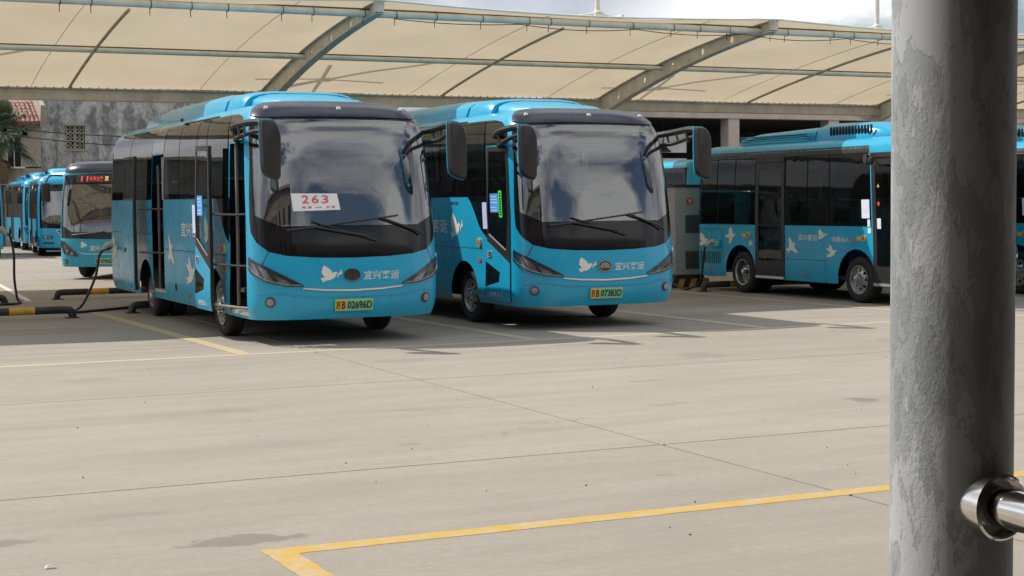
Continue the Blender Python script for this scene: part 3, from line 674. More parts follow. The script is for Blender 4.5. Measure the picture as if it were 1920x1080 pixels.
def badge(sh, s, v, rx, ry, parent):
    b = panel('badge', sh, circ(s, v, rx, ry, 28), LAMPD, parent, off=0.014, thick=0.014, step=0.04, ds=0.04, dv=0.04)
    panel('ring', sh, circ(s, v, rx, ry, 28), CHROME, b, holes=[circ(s, v, rx * .93, ry * .92, 28)], off=0.018, thick=0.006, step=0.05)
    for k in (0.72, 0.50, 0.28):
        o_ = [(s + rx * k * math.cos(t), v - ry * .35 + ry * k * 1.35 * math.sin(t)) for t in np.linspace(0, math.pi, 14)]
        i_ = [(s + rx * (k - .11) * math.cos(t), v - ry * .35 + ry * (k - .11) * 1.35 * math.sin(t)) for t in np.linspace(math.pi, 0, 14)]
        panel('arc', sh, o_ + i_, CHROME, b, off=0.019, thick=0.005, step=0.2)

COACHP = [(0.30, 0.32, 0.05, 0.07), (0.42, 0.42, 0.0, 0.015), (0.6, 0.6, 0, 0), (0.9, 0.9, 0, 0.0), (1.2, 1.2, 0, 0.03), (1.5, 1.5, 0, 0.07), (1.9, 1.9, 0.01, 0.13), (2.3, 2.3, 0.03, 0.20), (2.6, 2.60, 0.05, 0.27), (2.8, 2.79, 0.09, 0.34), (2.95, 2.92, 0.16, 0.45), (3.1, 3.0, 0.28, 0.63), (3.4, 3.05, 0.58, 1.0), (4.0, 3.08, 1.24, 1.7)]
CO = Shell(9.35, 1.24, COACHP, cf=.42, nf=3.6, mf=2.4, cr=.35, rk=.15)
mir = lambda poly: [(-a, b) for a, b in poly][::-1]
def arch(s, r=0.50, z=0.40, v0=0.30):
    pts = [(s + r * math.cos(R(a)), z + r * math.sin(R(a))) for a in range(-8, 189, 14)]
    return [(s + r * 0.99, v0 - 0.02)] + pts + [(s - r * 0.99, v0 - 0.02)]
def body_outline(sh, arches, v1, kick=0.0):
    """bottom edge with the wheel arches cut out, then over the roof"""
    E = sh.send; bot = []
    for s in sorted(arches, key=lambda q: q):
        bot += arch(s)[::-1]
    bot = [(-E, sh.v0 + kick), (-E + 0.9, sh.v0 + kick * .8), (-E + 1.6, sh.v0 + 0.0)] + [(a, max(b, sh.v0)) for a, b in bot] + [(E - 1.6, sh.v0), (E - .9, sh.v0 + kick * .8), (E, sh.v0 + kick)]
    return bot + [(E, v1), (-E, v1)]
def roof_loft(secs, n=9):
    """(y, half width, z base, z top) -> rounded pod"""
    rings = []
    for y, hw, zb, zt in secs:
        r = [(hw, y, zb)]
        for k in range(n + 1):
            a = math.pi * k / n; cx, sx = math.cos(a), math.sin(a)
            r.append((hw * math.copysign(abs(cx) ** 0.45, cx) * (1 - 0.10 * sx), y, zb + 0.03 + (zt - zb - 0.03) * sx ** 0.55))
        r.append((-hw, y, zb)); rings.append(r)
    return MB().loft(rings)

def coach(loc, label, num, doors_open, group, mdx):
    root = empty('coach_bus', loc, 0, label, 'bus', group); sh = CO; ys = sh.ys
    ax_f, ax_r = ys(2.02), ys(6.28)
    ws = smooth_poly([(-1.20, 1.47), (0, 1.475), (1.20, 1.47), (1.215, 2.0), (1.21, 2.70), (1.12, 2.79), (0.6, 2.805), (0, 2.81), (-0.6, 2.805), (-1.12, 2.79), (-1.21, 2.70), (-1.215, 2.0)], 1)
    fdoor = [(-2.30, 0.36), (-1.445, 0.36), (-1.44, 0.96), (-1.38, 1.59), (-1.385, 2.50), (-2.07, 2.52), (-2.17, 1.25)]
    rdoor = [(-6.78, 0.42), (-5.98, 0.42), (-5.98, 2.50), (-6.78, 2.50)]
    band = [(-10.15, 1.825), (-6.80, 1.82), (-6.80, 2.53), (-5.96, 2.53), (-5.96, 1.82), (-2.80, 1.815), (-2.15, 1.82), (-2.10, 2.60), (-1.45, 2.60), (-1.44, 2.78), (-1.58, 2.88), (-1.86, 2.93), (-10.15, 2.95)]
    offb = [(1.9, 1.82), (10.15, 1.825), (10.15, 2.95), (1.75, 2.92)]
    panel('body', sh, body_outline(sh, [ax_f, ax_r, -ax_f, -ax_r], 3.96, 0.12), PAINT, root, holes=[ws, fdoor, rdoor, band, offb], step=0.09)
    # ---- black pillars behind the bonded side glass, then each pane
    posts = [-10.12, -8.52, -6.80]; panes = [(-10.12, -8.53), (-8.51, -6.81), (-5.95, -4.94), (-4.92, -3.87), (-3.85, -3.29), (-3.27, -2.16)]
    holes = [rrect(a + .06, b - .06, 1.90, 2.86, 0.05) for a, b in panes]
    panel('window_pillars', sh, band, BLACK, root, holes=holes, off=-0.012, step=0.12, dv=0.1)
    for a, b in panes:
        panel('side_window', sh, rrect(a + .006, b - .006, 1.83, 2.935, 0.02), TGLASS, root, off=0.004, thick=0.006, step=0.1, ds=0.12, dv=0.07)
    op = [(1.75 + k * 1.39, 1.75 + (k + 1) * 1.39) for k in range(6)]
    panel('window_pillars', sh, offb, BLACK, root, holes=[rrect(max(a, 1.95) + .06, b - .06, 1.90, 2.86, 0.05) for a, b in op], off=-0.012, step=0.15)
    for a, b in op: panel('side_window', sh, rrect(max(a, 1.93) + .006, b - .006, 1.84, 2.93, 0.02), TGLASS, root, off=0.004, step=0.2)
    panel('over_door_glass', sh, [(-2.10, 2.535), (-1.40, 2.535), (-1.415, 2.775), (-1.57, 2.875), (-1.86, 2.925), (-2.13, 2.93)], BGLASS, root, off=0.006, thick=0.01, step=0.08)
    panel('over_door_glass', sh, [(-6.79, 2.52), (-5.97, 2.52), (-5.97, 2.935), (-6.79, 2.935)], BGLASS, root, off=0.006, thick=0.01, step=0.1)
    # ---- front
    panel('windscreen', sh, ws, GLASS, root, off=0.004, thick=0.006, step=0.07, dv=0.07)
    blk = [(-1.285, 2.72), (-1.265, 2.36), (-1.295, 1.59), (-1.285, 1.40), (-1.20, 1.27), (-1.05, 1.16), (-0.83, 1.11), (-0.47, 1.082), (0, 1.072), (0.47, 1.082), (0.83, 1.11), (1.05, 1.16), (1.20, 1.27), (1.285, 1.40), (1.295, 1.59), (1.265, 2.36), (1.285, 2.72), (1.20, 2.815), (0.6, 2.83), (0, 2.835), (-0.6, 2.83), (-1.20, 2.815)]
    panel('windscreen_surround', sh, blk, BGLASS, root, holes=[ws], off=0.003, thick=0.004, step=0.07, dv=0.08)
    brow = smooth_poly([(-1.29, 2.82), (-0.6, 2.835), (0, 2.84), (0.6, 2.835), (1.29, 2.82), (1.30, 3.00), (1.22, 3.22), (0.8, 3.34), (0, 3.36), (-0.8, 3.34), (-1.22, 3.22), (-1.30, 3.00)], 1)
    panel('brow_panel', sh, brow, NAVY, root, off=0.018, thick=0.02, step=0.06, dv=0.05)
    for s in (-1.08, 0.0, 1.04): marker_lamp(sh, s, 2.975, root)
    hl = [(-1.36, 1.10), (-1.15, 1.01), (-0.90, 0.88), (-0.66, 0.755), (-0.64, 0.73), (-0.86, 0.737), (-1.09, 0.79), (-1.30, 0.90), (-1.36, 0.96)]
    inn = [[(-1.31, 1.04), (-1.24, 1.01), (-1.16, 0.85), (-1.24, 0.88), (-1.31, 0.94)], [(-1.20, 0.99), (-1.09, 0.935), (-1.00, 0.79), (-1.10, 0.81)], [(-1.00, 0.88), (-0.84, 0.80), (-0.80, 0.76), (-0.93, 0.765)]]
    for f in (lambda p: p, mir): headlight(sh, f(hl), [f(q) for q in inn], root, f([(-1.345, 0.975), (-1.29, 0.915), (-1.09, 0.805), (-0.86, 0.752), (-0.68, 0.742), (-0.68, 0.75), (-0.86, 0.763), (-1.085, 0.818), (-1.28, 0.928), (-1.33, 0.985)]))
    for s in (-1.05, 1.0): fog_lamp(sh, s, 0.545, root)
    panel('chrome_strip', sh, [(-0.65, 0.715), (-0.38, 0.692), (0, 0.68), (0.38, 0.692), (0.65, 0.715), (0.65, 0.70), (0.38, 0.672), (0, 0.658), (-0.38, 0.672), (-0.65, 0.70)][::-1], CHROME, root, off=0.012, thick=0.012, step=0.06)
    for sx in (-1, 1):
        q = [(-1.055, 1.165), (-1.045, 1.165), (-1.135, 1.005), (-1.145, 1.005)]
        panel('hood_seam', sh, q if sx < 0 else mir(q), UNDER, root, off=0.0025, step=0.1)
    lip = [(-1.20, .64), (-0.9, .655), (-.72, .62), (-.5, .60), (.5, .60), (.72, .62), (.9, .655), (1.2, .64), (1.2, .632), (.9, .647), (.72, .612), (.5, .592), (-.5, .592), (-.72, .612), (-.9, .647), (-1.2, .632)]
    panel('bumper_crease', sh, lip[::-1], PAINT, root, off=0.010, thick=0.011, step=0.08)
    dove(sh, DOVE_A, -0.43, -0.20, 0.775, 0.985, root, twig=True)
    badge(sh, -0.02, 0.858, 0.105, 0.078, root)
    shell_text('lettering', '宜兴客运', sh, 0.13, 0.61, 0.795, 0.905, WHITE, root, bold=0.008, shear=0.15)
    plate(sh, num, root)
    # wipers
    for sx, pts, bl in ((-1, [(0.18, 1.33), (-0.48, 1.45), (-0.83, 1.41)], None), (1, [(0.95, 1.34), (0.86, 1.39), (0.38, 1.555)], None)):
        e = empty('wiper', parent=root)
        pp = [sh.P(s, v) + sh.N(s, v) * 0.055 for s, v in pts]; MB().tube(pp, 0.014, 6).build('arm', BLACK, e)
    for (a, b), par in zip((((-0.51, 1.52), (0.33, 1.27)), ((0.62, 1.585), (-0.42, 1.46))), [c_ for c_ in root.children if c_.name.startswith('wiper')]):
        pp = [sh.P(a[0] + (b[0] - a[0]) * t, a[1] + (b[1] - a[1]) * t) + sh.N(a[0], a[1]) * 0.035 for t in np.linspace(0, 1, 9)]
        MB().tube(pp, 0.011, 6).build('blade', BLACK, par)
    mirror(root, -1, mdx[0]); mirror(root, 1, mdx[1])
    # ---- kerb side: swoop of black glass, lamp, lettering, doves
    sw = [(-2.80, 1.80), (-2.73, 1.755), (-2.59, 1.60), (-2.46, 1.42), (-2.36, 1.33), (-2.20, 1.245), (-2.13, 1.50), (-2.12, 1.83), (-2.80, 1.83)]
    panel('black_swoop', sh, sw, BGLASS, root, off=0.003, thick=0.003, step=0.1)
    panel('panel_seam', sh, [(-5.94, 1.092), (-2.36, 1.092), (-2.36, 1.083), (-5.94, 1.083)][::-1], UNDER, root, off=0.002, step=0.3)
    panel('panel_seam', sh, [(-10.2, 1.302), (-6.85, 1.302), (-6.85, 1.293), (-10.2, 1.293)][::-1], UNDER, root, off=0.002, step=0.3)
    panel('hatch_seam', sh, [(-9.45, 1.80), (-9.44, 1.80), (-9.44, 0.45), (-9.45, 0.45)][::-1], UNDER, root, off=0.002, step=0.3)
    lm = panel('side_lamp', sh, circ(-2.45, 1.175, 0.052, 0.062), YLENS, root, off=0.025, thick=0.025, step=0.04, ds=.04, dv=.04); panel('lens', sh, circ(-2.45, 1.175, 0.026, 0.034), AMBER, lm, off=0.032, thick=0.008, step=0.03)
    panel('side_marker', sh, rrect(-2.52, -2.42, 0.90, 0.95, 0.015), RED, root, off=0.012, thick=0.012, step=0.05)
    shell_text('lettering', '宜兴客运', sh, -4.82, -3.62, 1.29, 1.50, WHITE, root, bold=0.015)
    dove(sh, DOVE_A, -3.50, -3.12, 1.21, 1.60, root, twig=True)
    dove(sh, DOVE_B, -5.74, -5.30, 0.86, 1.32, root); dove(sh, DOVE_D, -4.60, -4.04, 0.62, 1.03, root); dove(sh, DOVE_A, -9.98, -9.55, 0.80, 1.24, root)
    shell_text('lettering', '沪苏·浙皖', sh, -3.50, -3.18, 1.70, 1.755, PBLK, root, bold=0.03)
    panel('fuel_cap', sh, circ(-5.25, 0.55, 0.06), UNDER, root, off=0.004, thick=0.004, step=0.05)
    panel('side_marker', sh, rrect(-4.5, -4.42, 0.44, 0.48, 0.01), AMBER, root, off=0.012, thick=0.012, step=0.05)
    # ---- doors
    Tf = (-0.20, 0.95, 0.0) if doors_open else (0, 0, 0); Tr = (-0.20, 1.12, 0.0) if doors_open else (0, 0, 0)
    gl = [(-2.12, 1.275), (-1.56, 1.06), (-1.435, 1.6), (-1.435, 2.43), (-2.01, 2.45)]
    d = panel('front_door', sh, fdoor, BLACK, root, holes=[gl], off=0.012, thick=0.045, step=0.09, ds=0.15, T=Tf)
    panel('door_glass', sh, gl, TGLASS, d, off=0.008, thick=0.006, step=0.1, ds=0.15, T=Tf)
    panel('edge_reflection', sh, [(-2.11, 1.285), (-1.575, 1.075), (-1.565, 1.10), (-2.10, 1.31)], CREAM, d, off=0.011, step=0.1, T=Tf)  # pale strip paints the white reflection along the lower edge of the glass
    lowb = [(-2.295, 0.365), (-1.45, 0.365), (-1.447, 0.90), (-2.178, 1.20)]
    lw = [(-2.25, 0.92), (-1.77, 0.775), (-1.80, 0.64), (-2.265, 0.56)]
    panel('door_skin', sh, lowb, PAINT, d, holes=[lw], off=0.017, thick=0.01, step=0.1, ds=0.15, T=Tf)
    panel('door_low_window', sh, lw, BGLASS, d, off=0.014, step=0.1, T=Tf)
    panel('door_handle', sh, rrect(-2.16, -2.03, 0.975, 1.07, 0.02), ALU, d, off=0.030, thick=0.014, step=0.05, T=Tf); panel('handle_recess', sh, rrect(-2.10, -2.04, 0.99, 1.055, 0.015), UNDER, d, off=0.0315, step=0.05, T=Tf)
    shell_text('lettering', '核载30人', sh, -2.10, -1.65, 0.425, 0.50, WHITE, d, off=0.020, T=Tf)
    n1 = panel('notice_sheet', sh, rrect(-2.00, -1.72, 1.60, 1.86, 0.015), NBLUE, d, off=0.016, step=0.1, T=Tf)
    for k, v in enumerate((1.81, 1.77, 1.73, 1.66, 1.62)): panel('print_line', sh, rrect(-1.98, -1.78 + .012 * (k % 3), v, v + 0.014, 0.005), NLILAC, n1, off=0.018, step=0.1, T=Tf)
    n2 = panel('notice_sheet', sh, rrect(-2.28, -2.13, 1.37, 1.74, 0.01), NLILAC, d if doors_open else root, off=0.016, step=0.1, T=Tf if doors_open else (0, 0, 0))
    if not doors_open:
        n3 = panel('notice_strip', sh, rrect(-1.71, -1.60, 1.53, 1.90, 0.01), NGREEN, d, off=0.018, step=0.1, T=Tf)
        for k in range(9): panel('print_mark', sh, rrect(-1.685, -1.625, 1.56 + .036 * k, 1.583 + .036 * k, 0.006), PBLK, n3, off=0.020, step=0.1, T=Tf)
    rl = [(-6.75, 1.85), (-6.01, 1.85), (-6.01, 2.46), (-6.75, 2.46)]
    d2 = panel('rear_door', sh, rdoor, BLACK, root, holes=[rl], off=0.012, thick=0.045, step=0.12, ds=0.2, T=Tr)
    panel('door_glass', sh, rl, TGLASS, d2, off=0.008, thick=0.006, step=0.12, ds=0.2, T=Tr)
    panel('door_skin', sh, [(-6.775, 0.425), (-6.03, 0.425), (-6.03, 1.815), (-6.775, 1.815)], PAINT, d2, off=0.017, thick=0.01, step=0.12, ds=0.2, T=Tr)
    panel('door_handle', sh, rrect(-6.72, -6.62, 1.0, 1.07, 0.015), BLACK, d2, off=0.026, thick=0.012, step=0.06, T=Tr)
    if doors_open:
        for z in (0.46, 0.98, 1.62): MB().tube([(-1.20, 0.50, z), (-1.24, 0.9, z - 0.01), (-1.40, 1.42, z)], 0.015, 8).build('door_arm', BLACK if z > .5 else STEEL, d, True)
        for z in (1.02, 1.68): MB().tube([(-1.18, 5.0, z), (-1.24, 5.3, z), (-1.40, 5.95, z)], 0.015, 8).build('door_arm', BLACK, d2, True)
        MB().tube([(-1.10, 0.55, 1.0), (-1.10, 0.55, 2.3)], 0.018, 8).tube([(-1.10, 0.62, 0.5), (-1.13, 0.62, 1.9)], 0.022, 8).build('grab_rail', BLACK, root, True)
        MB().box((-1.14, 1.17, 1.5), (0.04, 0.05, 2.1), bev=0.012).build('door_post', TRIMD, root); MB().box((-1.14, 5.72, 1.4), (0.035, 0.035, 1.9), bev=0.01).build('door_post', TRIMD, root)
        a = MB(); [a.tube([(-1.13 + 0.03 * math.sin(k * 2.2), 5.08 + 0.035 * k, 1.82), (-1.13 + 0.03 * math.sin(k * 2.2), 5.08 + 0.035 * k, 2.46)], 0.03, 6) for k in range(6)]; a.build('curtain', CURT, root)
    # ---- inside
    MB().box((0, 0.85, 0.40), (2.2, 0.9, 0.06)).build('door_step', DARK, root); MB().box((-1.165, 0.86, 0.385), (0.09, 0.84, 0.05)).build('step_edge', ALU, root); MB().box((-1.165, 5.37, 0.44), (0.09, 0.78, 0.05)).build('step_edge', ALU, root)
    MB().box((0, 5.1, 0.95), (2.1, 7.6, 0.08)).build('floor', DARK, root)
    MB().box((0, 5.2, 0.62), (1.45, 7.9, 0.60)).box((0, 1.0, 0.45), (2.0, 1.2, 0.16)).build('underbody', UNDER, root)
    MB().box((0.15, 0.46, 1.15), (1.9, 0.34, 0.66), bev=0.08).box((0.55, 0.62, 1.45), (0.7, 0.3, 0.16), bev=0.05).build('dashboard', DASH, root)
    panel('headliner', sh, [(-10.3, 2.97), (-1.5, 3.0), (1.5, 3.0), (10.3, 2.97), (10.3, 3.8), (-10.3, 3.8)], LINER, root, off=-0.05, step=0.3, dv=0.15)
    steering(root, 0.55, 0.95, 1.62)
    seats(root, [2.0 + 0.82 * k for k in range(9)], (-0.86, -0.40, 0.44, 0.88), 0.98); seats(root, [1.45], (0.55,), 0.78)
    panel('sun_blind', sh, rrect(-1.12, 0.02, 2.42, 2.72, 0.02), LAV, root, off=-0.07, thick=0.01, step=0.1); panel('sun_blind', sh, rrect(0.03, 1.10, 2.28, 2.72, 0.02), LAV, root, off=-0.07, thick=0.01, step=0.1)
    panel('display_box', sh, rrect(-0.56, 0.46, 2.555, 2.70, 0.02), DASH, root, off=-0.045, thick=0.02, step=0.1); panel('header_trim', sh, rrect(-1.15, 1.15, 2.735, 2.79, 0.02), CREAM, root, off=-0.05, thick=0.01, step=0.1)
    for x, z0, z1 in ((0.02, 2.05, 2.42), (0.07, 2.05, 2.42)): MB().tube([(x - .03, 0.62, z0), (x - 0.05, 0.5, z1)], 0.010, 6).build('blind_rod', CHROME, root)
    MB().tube([(-0.02, 0.62, 2.05), (0.08, 0.62, 2.05)], 0.012, 6).build('blind_handle', CHROME, root)
    panel('inspection_disc', sh, circ(0.52, 1.78, 0.062), WHITE, root, holes=[circ(0.525, 1.775, 0.022)], off=-0.008, step=0.04); panel('permit_sticker', sh, rrect(-1.0, -0.93, 1.60, 1.66, 0.01), NLILAC, root, off=-0.008, step=0.05)
    for s0, s1 in ((-1.17, -1.09), (1.02, 1.17)): panel('pillar_trim', sh, [(s0, 1.5), (s1, 1.5), (s1 + .0, 2.72), (s0, 2.72)], CREAM, root, off=-0.06, thick=0.02, step=0.12)
    o = MB(); [o.tube([(0.98 + 0.02 * k, 0.72 + 0.03 * math.sin(k * 2.4), 1.6), (0.98 + 0.02 * k, 0.72 + 0.03 * math.sin(k * 2.4), 2.35)], 0.02, 6) for k in range(5)]; o.build('driver_curtain', DARK, root)
    for sx in (-1, 1):
        for y in (3.0, 4.05, 6.6, 8.2):
            if sx < 0 and doors_open and 4.6 < y < 6: continue
            o = MB(); [o.tube([(sx * (1.13 + 0.02 * math.sin(k * 2.1)), y + 0.04 * k, 1.84), (sx * (1.10 + 0.02 * math.sin(k * 2.1)), y + 0.04 * k, 2.6)], 0.026, 6) for k in range(4)]; o.build('curtain', CURT if y > 4 else HEADC, root)
    MB().box((-0.55, 1.28, 1.35), (0.9, 0.04, 0.8), bev=0.01).build('entry_partition', DASH, root)
    MB().box((-0.75, 1.05, 0.66), (0.8, 0.36, 0.05)).box((-0.72, 1.24, 0.8), (0.8, 0.05, 0.32)).build('entry_step', ALU if False else DARK, root)
    # ---- running gear and roof
    for y, rear in ((2.02, False), (6.28, True)):
        for sx in (-1, 1): wheel(sx * 1.03, y, 0.39, sx, root, rear)
    MB().tube([(-0.95, 2.02, 0.39), (0.95, 2.02, 0.39)], 0.06, 8).build('axle', UNDER, root); MB().tube([(-0.95, 6.28, 0.39), (0.95, 6.28, 0.39)], 0.08, 8).build('axle', UNDER, root)
    p = roof_loft([(1.05, 0.50, 2.98, 3.06), (1.2, 0.62, 2.98, 3.12), (1.9, 0.70, 2.98, 3.20), (2.0, 0.72, 2.98, 3.22)]).build('roof_fairing', PAINT, root, True)
    roof_loft([(2.02, 0.80, 2.98, 3.23), (2.1, 0.84, 2.98, 3.26), (2.75, 0.84, 2.98, 3.28), (2.78, 0.80, 2.98, 3.25)]).build('roof_unit', PAINT, root, True)
    roof_loft([(2.80, 0.86, 2.97, 3.27), (3.4, 0.90, 2.97, 3.30), (6.2, 0.92, 2.97, 3.30), (7.7, 0.88, 2.97, 3.23), (8.2, 0.80, 2.97, 3.10), (8.3, 0.7, 2.97, 3.0)]).build('roof_unit', PAINT, root, True)
    MB().box((-1.09, 4.3, 2.97), (0.04, 0.06, 0.05), bev=0.012).build('roof_lamp', BLACK, root)
    panel('gutter_strip', sh, [(-5.0, 2.965), (-2.9, 2.965), (-2.9, 2.945), (-5.0, 2.945)][::-1], BLACK, root, off=0.012, thick=0.012, step=0.3)
    return root
GRP = 'blue buses parked in the yard'
bus1 = coach((6.46, 18.5, 0), 'blue coach with both side doors open and a red 263 sheet on its windscreen', '02696D', True, GRP, (0.25, -0.06))
bus2 = coach((10.26, 18.95, 0), 'blue coach with its door closed, between the open-door coach and the grey pole', '07383D', False, GRP, (0.06, 0.02))
# the route sheet is taped on the first coach's windscreen
sheet = empty('route_sheet', (6.46, 18.5, 0), 0, 'white paper route sheet reading 263 in red, taped on a windscreen', 'sign')
REDL = pmat('route_red', (0.62, 0.12, 0.12), 0.6); SHEETW = pmat('sheet_white', (0.80, 0.80, 0.84), 0.6, var=0.03)
panel('paper', CO, [(-0.73, 1.65), (-0.13, 1.665), (-0.165, 1.865), (-0.755, 1.87)], SHEETW, sheet, off=0.012, thick=0.003, step=0.1)
[shell_text('numeral', q, CO, -0.62 + .125 * k, -0.53 + .125 * k, 1.745, 1.845, REDL, sheet, off=0.015, bold=0.018) for k, q in enumerate('263')]
shell_text('print', '张 渚', CO, -0.62, -0.50, 1.682, 1.712, RED, sheet, off=0.015); shell_text('print', '——', CO, -0.45, -0.37, 1.692, 1.70, RED, sheet, off=0.015); shell_text('print', '杜 渚', CO, -0.31, -0.20, 1.685, 1.715, RED, sheet, off=0.015)

# ---------------------------------------------------------------- city buses
CITYP = [(0.25, 0.27, 0.03, 0.05), (0.40, 0.42, 0.0, 0.0), (0.9, 0.9, 0, 0.0), (1.3, 1.3, 0, 0.02), (1.9, 1.9, 0.015, 0.08), (2.3, 2.3, 0.04, 0.14), (2.5, 2.5, 0.06, 0.18), (2.65, 2.64, 0.075, 0.23), (2.78, 2.735, 0.15, 0.35), (2.95, 2.775, 0.32, 0.55), (3.25, 2.79, 0.62, 0.95), (3.76, 2.80, 1.13, 1.4)]
CI = Shell(6.68, 1.13, CITYP, cf=.34, nf=3.8, mf=2.5, cr=.22, rk=.1)
CIL = Shell(8.6, 1.2, CITYP, cf=.36, nf=3.8, mf=2.5, cr=.25, rk=.1)
GRILLE = pmat('vent_slot_black', (0.008, 0.008, 0.009), 0.8)
STICK = pmat('sticker_white', (0.70, 0.74, 0.85), 0.5)
CGREEN = pmat('port_green', (0.25, 0.60, 0.30), 0.4)
SILV = pmat('silver_trim', (0.55, 0.56, 0.58), 0.3, 0.8)
def city(loc, rz, label, sh, front, side_detail, group, num='01582D', pod=True, brow=NAVY, led=True):
    root = empty('city_bus', loc, rz, label, 'bus', group); ys = sh.ys; L = sh.L; W = sh.W
    fy, ry = 1.54, L - 1.64
    ax_f, ax_r = ys(fy), ys(ry)
    e = sh.sside - 0.28
    ws = smooth_poly([(-e, 1.12), (0, 1.11), (e, 1.12), (e + .02, 1.7), (e, 2.20), (e - .05, 2.235), (0, 2.24), (-e + .05, 2.235), (-e, 2.20), (-e - .02, 1.7)], 1)
    b0, b1 = ys(L - 0.14), ys(1.12)
    m0, m1 = ys(4.53 + (L - 6.68) * .5), ys(3.60 + (L - 6.68) * .5)
    band = [(b0, 1.275), (m0, 1.275), (m0, 2.585), (m1, 2.585), (m1, 1.28), (b1, 1.285), (b1, 2.60), (b0, 2.60)]
    band = [(b0, 1.275), (b1, 1.285), (b1, 2.60), (b0, 2.60)]
    fd = [(ys(1.08), 0.34), (ys(0.36), 0.34), (ys(0.33), 2.42), (ys(1.08), 2.42)]
    md = [(m0, 0.30), (m1, 0.30), (m1, 2.42), (m0, 2.42)]
    mdl = [(m0, 0.30), (m1, 0.30), (m1, 1.275), (m0, 1.275)]
    offb = mir([(b0, 1.28), (ys(0.6), 1.28), (ys(0.6), 2.58), (b0, 2.58)])
    panel('body', sh, body_outline(sh, [ax_f, ax_r, -ax_f, -ax_r], 3.7, 0.05), PAINT, root, holes=[ws, fd, band, mdl, offb], step=0.11, dv=0.11)
    # side glass: pillars, then the panes
    if L < 7: pn = [(6.50, 5.88), (5.86, 5.25), (5.23, 4.56), (3.56, 2.90), (2.88, 2.25), (2.23, 1.14)]
    else:
        k = (L - 6.68) * .5; pn = [(L - .18, L - 1.3), (L - 1.32, 4.56 + k), (3.56 + k, 2.6 + k * .5), (2.58 + k * .5, 1.14)]
    panes = [(ys(a), ys(b)) for a, b in pn]
    lowv = 1.62
    panel('window_pillars', sh, band, BLACK, root, holes=[rrect(a + .05, b - .05, lowv, 2.34, 0.04) for a, b in panes] + [[(m0, 1.275), (m1, 1.275), (m1, 2.42), (m0, 2.42)]], off=-0.014, step=0.15, dv=0.12)
    for a, b in panes: panel('side_window', sh, rrect(a + .005, b - .005, 1.285, 2.50, 0.02), TGLASS, root, off=0.003, thick=0.006, step=0.15, ds=.25, dv=0.12)
    panel('roof_edge_glass', sh, [(b0, 2.51), (b1, 2.51), (b1, 2.645), (b0, 2.645)], BLACK, root, off=0.002, thick=0.006, step=0.25)
    panel('window_pillars', sh, offb, BLACK, root, holes=[[( -a - .05, 1.62), (-b + .05, 1.62), (-b + .05, 2.34), (-a - .05, 2.34)][::-1] for a, b in panes], off=-0.014, step=0.25)
    panel('offside_glass', sh, offb, TGLASS, root, off=0.003, step=0.3)
    # doors
    for nm, q, (a, b) in (('front_door', fd, (ys(1.08), ys(0.345))), ('middle_door', md, (m0, m1))):
        g1 = rrect(a + .10, b - .10, 0.62, 2.30, 0.03)
        d = panel(nm, sh, q, BLACK, root, holes=[g1], off=0.010, thick=0.04, step=0.15)
        panel('door_glass', sh, g1, TGLASS, d, off=0.004, thick=0.005, step=0.15)
        panel('door_header', sh, rrect(a, b, 2.42, 2.50, 0.02), BLACK, d, off=0.03, thick=0.03, step=0.15)
        MB().box((-W + 0.02, (q[0][0] + q[1][0]) * -0.5 + sh.cf - sh.sside, 0.335), (0.08, abs(b - a) - 0.05, 0.04)).build('step_edge', ALU, root)
        if side_detail and nm == 'front_door':
            panel('notice_sheet', sh, rrect(a + .12, a + .22, 1.25, 1.42, 0.01), STICK, d, off=0.012, step=0.1); panel('warning_sticker', sh, [(a + .14, 1.93), (a + .21, 1.93), (a + .175, 1.99)], YLENS, d, off=0.012, step=0.1); panel('round_sticker', sh, circ(a + .17, 1.66, .035), RED, d, off=0.012, step=0.05)
    # front
    panel('windscreen', sh, ws, GLASS, root, off=0.004, thick=0.006, step=0.09, dv=0.09)
    f = sh.sside - 0.20
    blk = [(-f, 0.98), (0, 0.945), (f, 0.98), (f + .02, 1.7), (f, 2.46), (0, 2.50), (-f, 2.46), (-f - .02, 1.7)]
    panel('windscreen_surround', sh, blk, BGLASS, root, holes=[ws], off=0.003, thick=0.004, step=0.09, dv=0.1)
    panel('brow_panel', sh, smooth_poly([(-f - .06, 2.50), (0, 2.53), (f + .06, 2.50), (f + .08, 2.70), (f - .1, 2.95), (0, 3.05), (-f + .1, 2.95), (-f - .08, 2.70)], 1), brow, root, off=0.012, thick=0.014, step=0.09)
    for s in (-f + .12, f - .12): marker_lamp(sh, s, 2.72, root)
    if led:
        panel('display_window', sh, rrect(-0.72, 0.95, 2.27, 2.47, 0.03), DASH, root, off=0.0045, step=0.12)
        shell_text('led_text', '11', sh, -0.58, -0.40, 2.31, 2.43, LEDR, root, off=0.008, bold=0.02)
        shell_text('led_text', '城东公交', sh, -0.36, -0.02, 2.31, 2.43, LEDR, root, off=0.008, bold=0.02); shell_text('led_text', '至', sh, 0.02, 0.12, 2.32, 2.42, LEDY, root, off=0.008, bold=0.02); shell_text('led_text', '客运站', sh, 0.34, 0.66, 2.32, 2.42, LEDY, root, off=0.008, bold=0.02)
